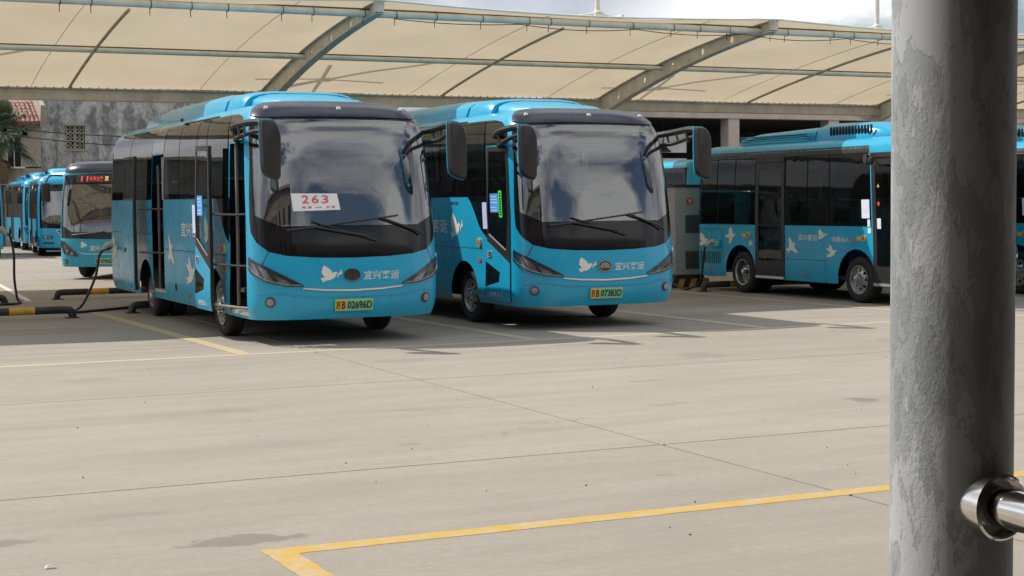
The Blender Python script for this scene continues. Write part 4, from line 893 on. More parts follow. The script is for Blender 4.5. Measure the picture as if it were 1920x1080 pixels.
    if front == 'dove':
        hl = [(-f - .06, 0.93), (-f + .10, 0.90), (-0.66, 0.62), (-0.60, 0.52), (-0.76, 0.535), (-0.98, 0.60), (-f + .02, 0.74), (-f - .06, 0.82)]
        inn = [circ(-f + .11, 0.77, .055), circ(-0.92, 0.67, .05), circ(-0.78, 0.60, .04)]
        for g in (lambda p: p, mir): headlight(sh, g(hl), [g(q) for q in inn], root)
        panel('chrome_strip', sh, [(-0.62, 0.66), (-0.50, 0.61), (0, 0.60), (0.50, 0.61), (0.62, 0.66), (0.60, 0.635), (0.48, 0.585), (0, 0.575), (-0.48, 0.585), (-0.60, 0.635)][::-1], SILV, root, off=0.01, thick=0.01, step=0.1)
        dove(sh, DOVE_A, -0.56, -0.38, 0.74, 0.90, root); badge(sh, 0.05, 0.73, 0.085, 0.07, root)
        shell_text('lettering', '宜兴', sh, -0.33, -0.08, 0.67, 0.80, WHITE, root, bold=0.02, shear=.15); shell_text('lettering', '客运', sh, 0.18, 0.43, 0.67, 0.80, WHITE, root, bold=0.02, shear=.15)
        for s in (-0.98, 0.98): fog_lamp(sh, s, 0.40, root)
    else:
        for sx in (-1, 1):
            q = rrect(-1.0, -0.66, 0.60, 0.72, 0.03); headlight(sh, q if sx < 0 else mir(q), [circ(sx * 0.90, .66, .05), circ(sx * 0.76, .66, .05)], root)
            q = rrect(-1.0, -0.62, 0.42, 0.49, 0.02); panel('fog_strip', sh, q if sx < 0 else mir(q), LAMPD, root, off=0.01, thick=0.01, step=0.1)
        V1 = [(-0.52, 0.88), (0.52, 0.88), (0.25, 0.56), (-0.25, 0.56)]
        g = panel('grille', sh, V1, LAMPD, root, off=0.008, thick=0.01, step=0.1)
        panel('grille_frame', sh, [(-0.58, 0.91), (0.58, 0.91), (0.28, 0.53), (-0.28, 0.53)], SILV, g, holes=[V1], off=0.012, thick=0.012, step=0.1)
        for v in (0.64, 0.72, 0.80): panel('grille_bar', sh, [(-0.5 + (0.88 - v) * .8, v), (0.5 - (0.88 - v) * .8, v), (0.5 - (0.88 - v) * .8, v + .03), (-0.5 + (0.88 - v) * .8, v + .03)], SILV, g, off=0.014, thick=0.006, step=0.1)
    plate(sh, num, root, 0.02, 0.42, 0.22, 0.07)
    for a, b in (((-0.75, 1.05), (0.05, 1.12)), ((0.10, 1.05), (0.85, 1.14))):
        pp = [sh.P(a[0] + (b[0] - a[0]) * t, a[1] + (b[1] - a[1]) * t) + sh.N(a[0], a[1]) * 0.035 for t in np.linspace(0, 1, 7)]; MB().tube(pp, 0.012, 6).build('wiper', BLACK, root)
    for sx in (-1, 1):
        m = empty('wing_mirror', parent=root)
        MB().tube(spline([(sx * (W - .06), 0.32, 2.45), (sx * (W + .12), 0.02, 2.44), (sx * (W + .16), -0.16, 2.30)], 6), 0.022, 8).build('arm', BLACK, m, True); MB().box((sx * (W + .16), -0.18, 2.05), (0.21, 0.11, 0.46), bev=0.045).build('housing', BLACK, m, True)
    # inside, wheels, roof
    MB().box((0, L / 2 + .3, 0.40), (2 * W - .16, L - .9, 0.06)).box((0, L / 2, 0.5), (1.3, L - 1.0, 0.26)).build('floor', DARK, root)
    MB().box((0.15, 0.40, 0.85), (1.75, 0.30, 0.5), bev=0.06).build('dashboard', DASH, root); steering(root, 0.45, 0.80, 1.25)
    panel('headliner', sh, [(-sh.send + 1.1, 2.64), (sh.send - 1.1, 2.64), (sh.send - 1.1, 3.6), (-sh.send + 1.1, 3.6)], LINER, root, off=-0.05, step=0.4, dv=0.2)
    seats(root, [y for y in np.arange(1.9, L - .8, 0.85)], (-0.80, 0.42, 0.84), 0.62, CSEATM); seats(root, [1.15], (0.45,), 0.55, CSEATM)
    o = MB(); [o.tube([(x, y, 0.45), (x, y, 2.5)], 0.017, 6) for x, y in ((-0.5, 1.3), (0.3, 1.5), (-0.5, 3.4), (-0.5, 4.7))]; o.tube([(-0.5, 1.2, 2.3), (-0.5, L - .7, 2.3)], 0.016, 6); o.build('handrail', YLENS, root)
    for y, rear in ((fy, False), (ry, True)):
        for sx in (-1, 1): wheel(sx * (W - .17), y, 0.39, sx, root, rear)
        MB().tube([(-W + .3, y, 0.39), (W - .3, y, 0.39)], 0.07, 8).build('axle', UNDER, root)
    if pod:
        roof_loft([(1.40, 0.50, 2.78, 2.88), (1.55, 0.64, 2.78, 2.98), (1.9, 0.70, 2.78, 3.06), (3.2, 0.70, 2.78, 3.09), (3.3, 0.68, 2.78, 3.06)]).build('roof_unit', PAINT, root, True)
        roof_loft([(3.32, 0.70, 2.78, 3.04), (3.6, 0.76, 2.78, 3.03), (5.2, 0.76, 2.78, 2.99), (5.65, 0.72, 2.78, 2.93), (5.85, 0.62, 2.78, 2.82)]).build('battery_fairing', PAINT, root, True)
        vent = MB().box((0, 0, 0), (0.03, 0.05, 0.15), bev=0.012, seg=1).me('vent_slot', GRILLE)
        for k in range(14): link('vent_slot', vent, root, (-0.690, 1.72 + 0.086 * k, 2.925))
        for zr in (2.835, 2.875, 2.915): MB().box((-0.752 + (zr - 2.835) * .15, 4.45, zr), (0.035, 2.3, 0.016), bev=0.005, seg=1).build('fairing_rib', PAINT, root)
        roof_loft([(.45, 0.5, 2.70, 2.80), (.55, 0.62, 2.70, 2.87), (1.2, 0.62, 2.74, 2.90), (1.35, 0.5, 2.75, 2.82)]).build('roof_hatch', WHITE, root, True)
    if side_detail:
        S = lambda y: ys(y)
        dove(sh, DOVE_A, S(6.48), S(6.16), .84, 1.12, root); dove(sh, DOVE_C, S(5.54), S(5.19), .91, 1.24, root); dove(sh, DOVE_A, S(4.75), S(4.61), .89, 1.0, root); dove(sh, DOVE_B, S(3.56), S(3.18), .77, 1.08, root)
        dove(sh, DOVE_A, S(2.61), S(2.38), 1.04, 1.23, root, twig=True); dove(sh, DOVE_D, S(2.37), S(2.06), .73, .97, root)
        shell_text('lettering', '宜兴客运', sh, S(3.18), S(2.62), 1.02, 1.13, WHITE, root, bold=0.015); shell_text('lettering', '核载40人', sh, S(2.20), S(1.72), 1.01, 1.10, WHITE, root, bold=0.012)
        for y in (4.77, 1.32):
            lm = panel('side_lamp', sh, circ(S(y), 1.09, .055, .06), YLENS, root, off=0.022, thick=0.022, step=0.05); panel('lens', sh, circ(S(y), 1.09, .028, .034), AMBER, lm, off=0.028, thick=0.006, step=0.05)
            panel('lamp_label', sh, rrect(S(y) - .20, S(y) - .08, 1.05, 1.12, .01), YLENS, root, off=0.003, step=0.1)
        panel('side_marker', sh, circ(S(1.62), 1.05, .05, .035), AMBER, root, off=0.015, thick=0.015, step=0.05)
        for y in (3.0, 6.1): panel('side_marker', sh, circ(S(y), .40, .045, .025), AMBER, root, off=0.012, thick=0.012, step=0.05)
        for k in range(11): panel('vent_slot', sh, rrect(S(6.41) + k * .066, S(6.41) + k * .066 + .032, .51, .75, .012), GRILLE, root, off=0.003, step=0.1)
        def seam(y0, y1, v0, v1): panel('panel_seam', sh, [(S(y0), v0), (S(y1), v0), (S(y1), v1), (S(y0), v1)], UNDER, root, off=0.002, step=0.3)
        seam(6.54, 5.64, 1.185, 1.193); seam(5.645, 5.635, .34, 1.19); seam(3.60, 2.38, .67, .678); seam(2.385, 2.375, .27, .67)
        pt = panel('charge_port', sh, rrect(S(6.04), S(5.70), .84, .99, .02), PAINT, root, off=0.04, thick=0.04, step=0.1); panel('port_label', sh, rrect(S(5.90), S(5.74), .87, .96, .01), CGREEN, pt, off=0.043, step=0.1)
        panel('notice_sheet', sh, rrect(S(1.36), S(1.15), 1.42, 1.73, .01), STICK, root, off=0.012, step=0.1); panel('notice_sheet', sh, rrect(S(1.22), S(1.15), 1.28, 1.40, .008), STICK, root, off=0.006, step=0.1); panel('notice_sheet', sh, rrect(S(1.22), S(1.14), 1.17, 1.26, .008), STICK, root, off=0.004, step=0.1)
        MB().tube(spline([(-W - .01, 1.20, 2.50), (-W - .14, 1.02, 2.47), (-W - .15, 0.98, 2.40)], 5), 0.016, 6).box((-W - .15, .98, 2.36), (.08, .10, .13), bev=.03).build('door_camera', BLACK, root, True)
        panel('door_lamp', sh, circ(S(1.22), 2.40, .05, .08), LAMPD, root, off=.03, thick=.03, step=.05)
    return root
bus3 = city((17.46, 19.85, 0), 0, 'blue city bus marked 核载40人, seen side-on and half hidden by the grey pole', CI, 'dove', True, GRP, '08812D')
bus4 = city((21.35, 20.3, 0), 0, 'blue city bus just visible at the right edge behind the pole', CI, 'dove', True, GRP, '08815D')
busA = city((6.92, 37.5, 0), R(-30), 'blue city bus with a lit red and yellow display, behind the open-door coach', CI, 'dove', False, GRP, '07926D', pod=False)
busB = city((9.2, 55.4, 0), R(-5.0), 'older blue city bus with a V-shaped grille beside the lit-display bus', CI, 'grille', False, GRP, '01371D', pod=True, brow=PAINT, led=False)
busC = city((9.75, 62.9, 0), R(-1.5), 'far blue bus half hidden behind the V-grille bus', CI, 'dove', False, GRP, '01377D', pod=True, brow=PAINT, led=False)
busD = city((5.72, 54.8, 0), R(-4), 'far blue bus cut off by the left edge of the picture', CI, 'grille', False, GRP, '01379D', pod=False, brow=PAINT, led=False)
busF = city((21.95, 40.8, 0), math.pi, 'dark teal bus seen from behind between the closed coach and the side-on bus', CI, 'dove', False, GRP, '08819D', pod=False, led=False)
o = plane_text('fleet_number', '813', (-0.62, 6.70, 2.30), (-1, 0, 0), (0, 0, 1), 0.20, 0.09, PBLK, busF)
MB().box((-0.72, 6.685, 2.345), (0.30, 0.012, 0.13)).build('fleet_number_board', WHITE, busF)

# ---------------------------------------------------------------- wheel stops, chargers, cables
SBLK = pmat('stop_black', (0.022, 0.022, 0.024), 0.55, dirt=0.3, dirtcol=(0.12, 0.11, 0.10)); SYEL = pmat('stop_yellow', (0.62, 0.36, 0.04), 0.55, dirt=0.35, dirtcol=(0.15, 0.12, 0.08))
def wheel_stop(cx, y, label, half=1.36, z=0.13):
    e = empty('wheel_stop', (cx, y, 0), 0, label, 'wheel stop', 'bent pipe wheel stops')
    def bar(a, b, m): MB().tube([(a, 0, z), (b, 0, z)], 0.06, 14).build('pipe_section', m, e, True)
    q = half - 0.12
    cut = [-q, -0.80, -0.42, 0.42, 0.80, q]
    for k in range(5): bar(cut[k], cut[k + 1], SYEL if k % 2 else SBLK)
    for s in (-1, 1): MB().tube(spline([(s * q, 0, z), (s * (q + .09), 0, z - .012), (s * half, 0, z - .06), (s * (half + .02), 0, 0.0)], 6), 0.06, 14).build('bent_end', SBLK, e, True)
    for s in (-1, 1): MB().box((s * half, 0, .008), (.2, .2, .016)).build('foot_plate', SBLK, e)
wheel_stop(2.75, 25.02, 'black and yellow bent pipe wheel stop in the empty left bay'); wheel_stop(6.5, 25.62, 'bent pipe wheel stop behind the rear wheels of the open-door coach', 1.33)
wheel_stop(6.05, 30.1, 'bent pipe wheel stop across the gutter line behind the open-door coach'); wheel_stop(2.3, 29.0, 'bent pipe wheel stop at the left edge by the hanging cable', 1.30)
wheel_stop(17.35, 25.62, 'bent pipe wheel stop at the rear wheels of the side-on city bus')
CAB = pmat('charger_grey', (0.36, 0.355, 0.345), 0.45, var=0.05, dirt=0.12); CABV = pmat('charger_vent_dark', (0.10, 0.095, 0.09), 0.6); HOSE = pmat('cable_rubber', (0.015, 0.015, 0.017), 0.55)
STOPY = pmat('plinth_yellow', (0.55, 0.28, 0.03), 0.7, dirt=0.3)
def charger(loc, label, num, ncol=RED):
    e = empty('charging_cabinet', loc, 0, label, 'charger', 'charging cabinets behind the bays')
    MB().box((0, 0.37, 1.13), (0.72, 0.70, 1.76), bev=0.012, seg=1).build('cabinet', CAB, e); MB().box((0, 0.37, 2.03), (0.76, 0.74, 0.05)).build('top_cap', SBLK, e); MB().box((0, 0.37, 0.22), (0.66, 0.66, 0.08)).build('cabinet_foot', SBLK, e)
    MB().box((-0.15, 0.30, 0.09), (1.10, 0.66, 0.18)).build('plinth', SBLK, e)
    for k in range(4):
        x0 = -0.62 + 0.27 * k; q = [(x0, .004), (x0 + .13, .004), (x0 + .20, .176), (x0 + .07, .176)]; MB().prism(q, (0, -0.034, 0), (1, 0, 0), (0, 0, 1), (0, -1, 0), 0.004).build('warning_stripe', STOPY, e)
    for z in (0.55, 1.27):
        v = MB().box((0.06, 0.018, z), (0.36, 0.012, 0.36)).build('vent', CABV, e); o = MB()
        for k in range(9): o.box((0.06, 0.008, z - .15 + k * .0375), (0.34, 0.012, 0.012), rx=R(30))
        o.build('vent_louvres', CABV, v)
    MB().lathe([(0.075, 0.0), (0.075, -0.006), (0, -0.006)], (-0.02, 0.018, 1.72), 'Y', 24).build('number_disc', ncol, e)
    plane_text('numeral', num, (-0.052, 0.010, 1.675), (1, 0, 0), (0, 0, 1), 0.064, 0.09, WHITE, e, 0.01)
    MB().box((0.362, 0.3, 1.3), (0.03, 0.24, 0.3), bev=0.01).build('gun_holder', SBLK, e)
charger((16.55, 27.0, 0), 'grey charging cabinet with a red 9 disc on a striped plinth', '9')
charger((2.95, 29.55, 0), 'grey charging cabinet at the left edge of the yard', '6')
def cable(pts, label, r=0.022, group='charging cables', cat='cable'):
    e = empty('charging_cable', (0, 0, 0), 0, label, cat, group); MB().tube(spline(pts, 8), r, 8).build('hose', HOSE, e, True); return e
GUN = pmat('gun_grey', (0.42, 0.42, 0.40), 0.45)
c1 = cable([(5.18, 27.40, 1.02), (4.98, 27.3, 0.92), (4.84, 27.0, 0.55), (4.55, 26.5, 0.14), (4.32, 26.05, 0.026), (4.40, 25.98, 0.024), (4.9, 26.35, 0.024), (5.5, 26.8, 0.024), (6.6, 27.6, 0.024)], 'black charging cable plugged into the rear of the open-door coach')
MB().tube([(5.30, 27.42, 1.10), (5.12, 27.40, 1.06), (5.02, 27.36, 0.97)], [0.06, 0.055, 0.035], 10).build('gun', GUN, c1, True)
c2 = cable([(3.62, 29.2, 1.28), (3.74, 29.15, 1.22), (3.80, 29.12, 0.9), (3.80, 29.12, 0.45), (3.84, 29.10, 0.1), (3.88, 29.0, 0.026), (3.6, 28.75, 0.024), (3.2, 28.95, 0.024), (3.0, 29.4, 0.024)], 'black charging cable hanging straight down at the left edge')
MB().tube([(3.50, 29.22, 1.36), (3.62, 29.2, 1.33), (3.70, 29.17, 1.24)], [0.05, 0.055, 0.035], 10).build('gun', GUN, c2, True)
c3 = cable([(16.20, 25.76, 0.92), (16.13, 25.80, 0.84), (16.11, 25.85, 0.5), (16.10, 25.95, 0.16), (16.02, 26.2, 0.03), (15.9, 26.15, 0.026), (15.92, 26.6, 0.1), (15.95, 26.9, 0.24), (16.12, 27.1, 0.5)], 'black charging cable plugged into the rear of the side-on city bus')
MB().tube([(16.30, 25.75, 0.95), (16.20, 25.76, 0.935), (16.14, 25.79, 0.86)], [0.05, 0.045, 0.03], 10).build('gun', GUN, c3, True)

# ---------------------------------------------------------------- background buildings
def plaster_mat(name, lo, hi, dark, amount, sc=0.9):
    m, t, b = mat_base(name)
    n = noise(t, sc, 8, 0.7, 'Object', (1, 1, 0.55), 0.4); n2 = noise(t, sc * 5, 7, 0.75, 'Object', (1, 1, 0.6)); n3 = noise(t, 14, 5)
    c = mixc(t, ramp(t, n3.outputs['Fac'], (0.3, 0.0), (0.7, 1.0)).outputs[0], lo, hi)
    c = mixc(t, ramp(t, n.outputs['Fac'], (0.60 - amount * .3, 0.0), (0.66 - amount * .12, 0.85)).outputs[0], c, dark)
    c = mixc(t, ramp(t, n2.outputs['Fac'], (0.50, 0.0), (0.62, 0.65 * amount)).outputs[0], c, tuple(q * 0.8 for q in dark))
    t.links.new(c, b.inputs['Base Color']); b.inputs['Roughness'].default_value = 0.95; t.links.new(bump(t, n2.outputs['Fac'], 0.5, 0.03), b.inputs['Normal']); return m
OLDW = plaster_mat('weathered_plaster', (0.42, 0.41, 0.395), (0.52, 0.51, 0.49), (0.11, 0.11, 0.115), 0.66, 2.0); BEIGEW = plaster_mat('beige_plaster', (0.34, 0.295, 0.23), (0.39, 0.34, 0.27), (0.22, 0.19, 0.155), 0.30, 0.5)
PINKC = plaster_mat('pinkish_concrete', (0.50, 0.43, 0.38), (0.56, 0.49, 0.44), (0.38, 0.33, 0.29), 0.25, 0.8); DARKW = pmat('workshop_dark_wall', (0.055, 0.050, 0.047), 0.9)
VBLK = pmat('vent_block_cement', (0.36, 0.32, 0.25), 0.95, bmp=0.2); TILE = pmat('roof_tile_red', (0.27, 0.135, 0.115), 0.8, var=0.35, scale=9); WFRAME = pmat('window_frame_white', (0.7, 0.7, 0.68), 0.5)
YW = 66.0
KW = 74 / 66
wl = empty('weathered_wall', (9.72 * KW, YW * KW, 1.75 * (1 - KW)), 0, 'tall grey wall blotched with black mould behind the left buses', 'wall')
vx0, vx1, vz0, vz1 = 1.05, 1.82, 4.02, 5.0
MB().box((vx0 / 2, .15, 4.0), (vx0, .3, 8.0)).box(((vx1 + 14) / 2, .15, 4.0), (14 - vx1, .3, 8.0)).box(((vx0 + vx1) / 2, .15, vz0 / 2), (vx1 - vx0, .3, vz0)).box(((vx0 + vx1) / 2, .15, (8 + vz1) / 2), (vx1 - vx0, .3, 8 - vz1)).build('wall_plaster', OLDW, wl)
MB().box(((vx0 + vx1) / 2, .32, (vz0 + vz1) / 2), (vx1 - vx0 + .2, .02, vz1 - vz0 + .2)).build('black_backing', UNDER, wl)  # black sheet stands in for the unlit room behind the vent blocks
out = rrect(-.175, .175, -.155, .155, .005, 1); hs = []
for a in (45, 135, 225, 315): hs.append([(math.cos(R(a)) * .115 + .058 * math.cos(R(k * 45)), math.sin(R(a)) * .100 + .052 * math.sin(R(k * 45))) for k in range(8)])
hs.append(circ(0, 0, .045, n=8))
for a in (0, 90, 180, 270): hs.append(circ(math.cos(R(a)) * .135, math.sin(R(a)) * .12, .026, n=6))
V, F = cdt(out, hs, [], .4); k = len(V)
vb = mesh('vent_block', [(a, 0, b) for a, b in V] + [(a, .09, b) for a, b in V], [tuple(f) for f in F] + [tuple(int(i) + k for i in f[::-1]) for f in F] + [(a, a + k, b + k, b) for a, b in border(F)], VBLK)
for i in range(2):
    for j in range(3): link('vent_block', vb, wl, (vx0 + .20 + i * .37, .06, vz0 + .17 + j * .325))
MB().box(((vx0 + vx1) / 2, -.02, vz1 + .03), (vx1 - vx0 + .1, .1, .05)).box(((vx0 + vx1) / 2, -.03, vz0 - .03), (vx1 - vx0 + .12, .12, .05)).build('opening_frame', VBLK, wl)
wl.scale = (KW, KW, KW)
hs_ = empty('tiled_house', (9.70 * KW, (YW - .6) * KW, 1.75 * (1 - KW)), 0, 'beige house with a red tiled roof behind the palm at the left', 'house')
hs_.scale = (KW, KW, KW)
MB().box((-5.2, .35, 1.65), (10.4, .5, 3.3)).box((-.36, .35, 4.3), (.72, .5, 2.1)).box((-5.85, .35, 4.3), (9.1, .5, 2.1)).box((-1.0, .35, 4.95), (1.0, .5, .8)).build('wall', BEIGEW, hs_)
wn_ = MB().box((-1.01, .42, 3.92), (.58, .03, 1.3)).build('window', BGLASS, hs_); MB().box((-.73, .30, 3.92), (.05, .2, 1.28)).box((-1.29, .30, 3.92), (.05, .2, 1.28)).box((-1.01, .30, 4.53), (.6, .2, .05)).box((-1.01, .33, 3.92), (.03, .1, 1.28)).build('frame', WFRAME, wn_); MB().box((-1.01, .05, 3.27), (.72, .3, .07)).build('sill', WFRAME, wn_)
MB().box((-5.2, .9, 5.45), (10.3, 2.4, .1), rx=R(24)).build('roof_deck', TILE, hs_)
tile = MB().tube([(0, -.02, 0), (0, .36 * math.cos(R(24)), .36 * math.sin(R(24)))], [.085, .075], 8).me('tile', TILE, True)
for r in range(7):
    for i in range(22): link('tile', tile, hs_, (-.14 - i * .175, -.28 + r * .30, 5.06 + r * .137 + random.uniform(-.008, .008)))
MB().box((0.02, .8, 5.75), (.16, 2.6, .9), rx=R(20)).build('gable_kerb', BEIGEW, hs_)
MB().box((-.55, -.02, 4.75), (.12, .12, .14)).build('wall_lamp', BLACK, hs_)
for k, (za, zb, s, lb) in enumerate(((4.83, 4.60, .25, 'upper black overhead wire crossing the weathered wall'), (4.62, 4.28, .35, 'lower black overhead wire crossing the weathered wall'))):
    tag(MB().tube(sag((7.4 * KW, 63.5 * KW, za * KW - .21), (17.5 * KW, 64.5 * KW, zb * KW - .21), s, 16), .022, 6).build('overhead_wire', WIRE), lb, 'wire', 'overhead wires')
GREYW = plaster_mat('grey_plaster', (0.16, 0.155, 0.15), (0.21, 0.20, 0.19), (0.09, 0.09, 0.09), 0.5, 0.6)
for k, (x0, x1, h, lb) in enumerate(((-14.5, -2.0, 5.4, 'unseen grey plastered house added to the left of the tiled house'), (-31, -15.2, 6.0, 'unseen long grey house added left of the yard, tallest of the row'), (-52, -32, 4.6, 'unseen low grey house added at the far left end of the row'))):  # unseen row, added so the bus side windows reflect dark walls
    e = empty('added_grey_house', ((x0 + x1) / 2, 74.5, 0), 0, lb, 'house', 'unseen houses added for the side window reflections'); wd = x1 - x0
    MB().box((0, 4, h / 2), (wd, 8, h)).build('wall', GREYW, e); MB().box((0, 4, h + .15), (wd + .6, 8.6, .3)).build('roof', BEIGEW, e)
    wmesh = MB().box((0, 0, 0), (1.2, .08, 1.4)).me('window', BGLASS)
    for i in range(int(wd // 3)):
        link('window', wmesh, e, (-wd / 2 + 1.6 + i * 3, -.03, 2.4))
# fan palm
LEAFG = pmat('palm_leaf', (0.055, 0.085, 0.035), 0.6, var=0.3, scale=8); LEAFD = pmat('palm_dead_leaf', (0.16, 0.11, 0.06), 0.8, var=0.3); BARK = pmat('palm_fibre', (0.11, 0.075, 0.05), 0.95, var=0.35, scale=12, bmp=0.5, bscale=30)
palm = empty('fan_palm', (8.72, 71.0, 0), 0, 'fan palm with drooping leaves at the far left edge', 'palm')
MB().tube([(0, 0, 0), (.05, 0, 1.6), (-.03, .02, 3.2), (.03, 0, 4.9)], [.20, .19, .21, .17], 12).build('trunk', BARK, palm, True)
rp = random.Random(11)
def fan(az, el, ln, dead):
    mb = MB(); d = Vector((math.cos(az) * math.cos(el), math.sin(az) * math.cos(el), math.sin(el))); h = Vector((.02, 0, 4.85 - (0.7 if dead else 0))); n = 24; tip = h + d * ln + Vector((0, 0, -.10 * ln))
    mb.tube([h, h.lerp(tip, .5) + Vector((0, 0, .03)), tip], .014, 4); sd = d.cross(Vector((0, 0, 1))).normalized(); u = sd.cross(d).normalized()
    for i in range(n):
        a = R(-110 + 220 * i / (n - 1)); v = d * math.cos(a) + sd * math.sin(a) + u * 0.15; l = .92 * (1 - .22 * abs(a)) * rp.uniform(.85, 1.1); p0 = tip; p1 = tip + v * l * .55; p2 = tip + v * l + Vector((0, 0, -.28 * l - rp.uniform(0, .15))); wv = v.cross(u).normalized() * .028
        mb.add([p0 - wv * .4, p0 + wv * .4, p1 + wv, p1 - wv, p2], [(0, 1, 2, 3), (3, 2, 4)])
    mb.build('dead_leaf' if dead else 'leaf', LEAFD if dead else LEAFG, palm)
for i in range(46): fan(rp.uniform(0, 6.28), R(rp.uniform(-38, 75)), rp.uniform(.75, 1.35), False)
for i in range(12): fan(rp.uniform(0, 6.28), R(rp.uniform(-85, -55)), rp.uniform(.4, .9), True)

# workshop with open concrete bays, right
YB = 42.0
ws_ = empty('workshop_building', (0, YB, 0), 0, 'pinkish concrete workshop frame with dark open bays behind the canopy', 'building')
MB().box((46, .2, 5.6), (48, .5, 2.62)).build('lintel', PINKC, ws_)
for k in range(8):
    x = 22.2 + 5.02 * k if k else 22.2
for x in (22.3, 27.32, 31.15, 35.0, 38.9, 42.8, 46.7, 50.6, 54.5, 58.4): MB().box((x, .22, 2.145), (.40, .46, 4.29)).build('pillar', PINKC, ws_)
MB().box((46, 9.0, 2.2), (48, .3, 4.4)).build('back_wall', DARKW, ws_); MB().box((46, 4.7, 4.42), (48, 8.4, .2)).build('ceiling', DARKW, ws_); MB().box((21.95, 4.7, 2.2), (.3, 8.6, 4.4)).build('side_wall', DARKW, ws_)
MB().box((39.6, .15, 2.2), (2.4, .3, 4.2)).build('infill_wall', PINKC, ws_)
BOARD = pmat('notice_board_white', (0.75, 0.75, 0.73), 0.6)
for x, z in ((25.55, 3.55), (25.55, 2.75)): MB().box((x, .9, z), (1.15, .03, .62)).build('notice_board', BOARD, ws_)
pl = MB().lathe([(.02, .30), (.03, .12), (.24, -.06), (.25, -.10), (.0, -.09)], (25.2, .75, 3.35), 'Z', 18).build('pendant_lamp', BLACK, ws_); MB().tube([(25.2, .75, 3.6), (25.2, .75, 4.32)], .012, 6).build('lamp_cord', BLACK, ws_)
for x in (24.4, 26.6, 29.0, 33.0): MB().tube([(x, 3.5, 3.2), (x, 3.5, 4.32)], .015, 6).build('hanging_rod', SBLK, ws_)

# terminal behind the camera (seen only as a reflection in the windscreens)
TERM = plaster_mat('terminal_render', (0.25, 0.225, 0.19), (0.30, 0.27, 0.23), (0.15, 0.14, 0.12), 0.3, 0.3)
tb = empty('terminal_building', (0, -17, 0), 0, 'brown terminal building standing behind the photographer', 'building')
MB().box((-14, -5, 7.2), (38, 10, 14.4)).build('wall', TERM, tb); MB().box((25, -6, 4.7), (40, 8, 9.4)).build('low_wing', TERM, tb); MB().box((-14, -5, 14.6), (39, 11, .4)).build('parapet', BEIGEW, tb)
wm = MB().box((0, 0, 0), (1.5, .06, 1.6)).me('window', BGLASS)
for i in range(10):
    for j in range(3): link('window', wm, tb, (-29 + i * 3.7, .02, 5.4 + j * 3.2))
for i in range(9): link('window', wm, tb, (7.5 + i * 3.9, -1.98, 7.2))

# unseen shelter added over the photographer to cut sky light on the pole
SHEL = pmat('added_shelter_dark', (0.07, 0.07, 0.07), 0.8)
st = empty('added_shelter', (0, 0, 0), 0, 'unseen shelter roof added above the photographer to dim the grey pole', 'shelter')
MB().box((0, -4.5, 3.85), (44, 15.0, .3)).build('roof', SHEL, st); MB().box((0, -11.8, 1.85), (44, .3, 3.7)).build('back_wall', TERM, st)
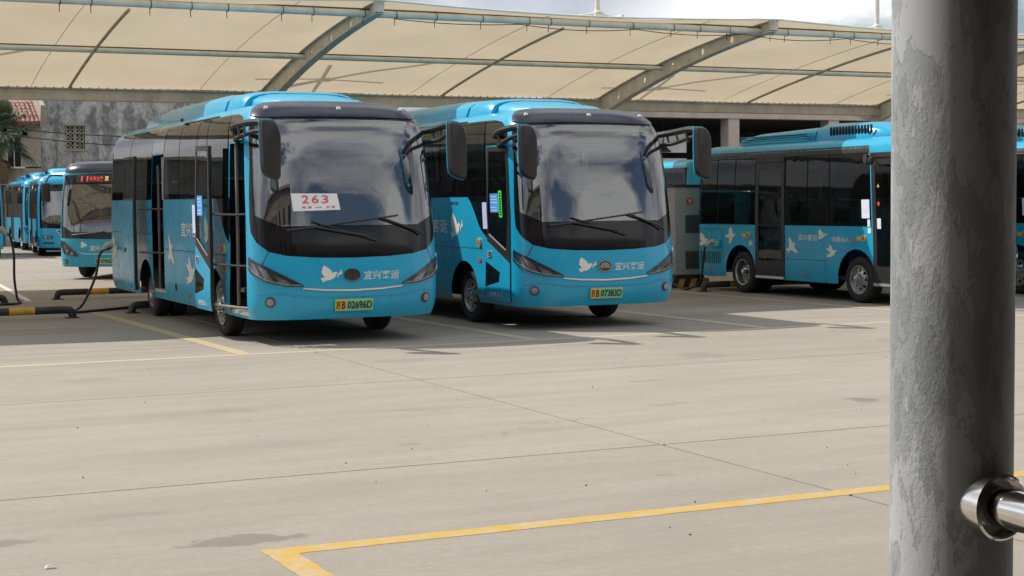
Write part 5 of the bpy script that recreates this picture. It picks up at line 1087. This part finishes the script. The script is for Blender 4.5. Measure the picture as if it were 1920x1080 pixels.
# ---------------------------------------------------------------- pole and rail beside the camera
def pole_mat():
    m, t, b = mat_base('peeling_grey_paint')
    n2 = noise(t, 4.0, 6, .6, 'Object', (1, 1, .45)); n = noise(t, 15, 11, 0.70, 'Object', (1, 1, .38), .3); n3 = noise(t, 130, 6, .7); n5 = noise(t, 1.7, 3, .5, 'Object', (1, 1, .35))
    def comb(a, b_, k):
        ml = N(t, 'ShaderNodeMath', operation='MULTIPLY_ADD'); ml.inputs[1].default_value = k; t.links.new(b_, ml.inputs[0]); t.links.new(a, ml.inputs[2]); return ml.outputs[0]
    f1 = comb(n.outputs['Fac'], n2.outputs['Fac'], .9)
    lay1 = ramp(t, f1, (0.975, 0.0), (0.985, 1.0))        # top coat still on
    lay2 = ramp(t, f1, (0.86, 1.0), (0.868, 0.0))         # down to the dark primer
    crust = ramp(t, n5.outputs['Fac'], (.45, 0.0), (.57, 1.0))
    c = mixc(t, lay1.outputs[0], (0.30, 0.318, 0.333), (0.405, 0.42, 0.43)); c = mixc(t, lay2.outputs[0], c, (0.25, 0.266, 0.28))
    c = mixc(t, ramp(t, n3.outputs['Fac'], (.66, 0.0), (.72, .55)).outputs[0], c, (0.13, 0.115, 0.10))
    t.links.new(c, b.inputs['Base Color']); b.inputs['Roughness'].default_value = .62
    h1 = bump(t, lay1.outputs[0], .8, .0012); h1 = bump(t, lay2.outputs[0], .8, .001, h1)
    bl = noise(t, 120, 8, .68, 'Object', (1, 1, .8), .25); bm_ = ramp(t, bl.outputs['Fac'], (.35, 0.0), (.70, 1.0)); ml = N(t, 'ShaderNodeMath', operation='MULTIPLY'); t.links.new(bm_.outputs[0], ml.inputs[0]); t.links.new(crust.outputs[0], ml.inputs[1])
    h2 = bump(t, ml.outputs[0], .6, .003, h1); t.links.new(bump(t, n3.outputs['Fac'], .25, .0012, h2), b.inputs['Normal']); return m
POLEM = pole_mat()
PX, PY, PR = 1.862, 2.168, 0.1055
n, v, f = 96, [], []
hz = list(np.linspace(0, 3.7, 220)); rq = random.Random(5)
for z in hz:
    for k in range(n):
        a = 2 * math.pi * k / n; v.append((PR * math.cos(a), PR * math.sin(a), z))
for i in range(len(hz) - 1): f += [(i * n + k, i * n + (k + 1) % n, (i + 1) * n + (k + 1) % n, (i + 1) * n + k) for k in range(n)]
pole = empty('steel_pole', (PX, PY, 0), 0, 'thick grey steel pole with peeling paint in the right foreground', 'pole')
link('shaft', mesh('shaft', v, f, POLEM, True), pole)
MB().box((0, 0, .01), (.36, .36, .02)).build('base_plate', POLEM, pole)
RAILM = pmat('polished_rail', (0.78, 0.76, 0.73), 0.11, 1.0, var=0.10, dirt=0.35, dirtcol=(0.22, 0.13, 0.07))
ZR = 1.226
rail = empty('handrail', (PX, PY, ZR), 0, 'polished steel handrail joining the pole with a round flange', 'handrail')
MB().lathe([(.034, -PR - 2.3), (.034, -PR + .02)], (0, 0, 0), 'Y', 32).build('tube', RAILM, rail, True)
MB().lathe([(.034, -PR - .004), (.049, -PR - .006), (.050, -PR - .024), (.053, -PR - .027), (.057, -PR - .024), (.058, -PR - .004), (.058, -PR + .03)], (0, 0, 0), 'Y', 48).build('flange', RAILM, rail, True)
post = MB().lathe([(.03, 0), (.03, ZR - .0)], (PX, PY - 2.3, 0), 'Z', 20).build('rail_post', RAILM)
post.parent = rail; post.location = (-PX, -PY, -ZR)
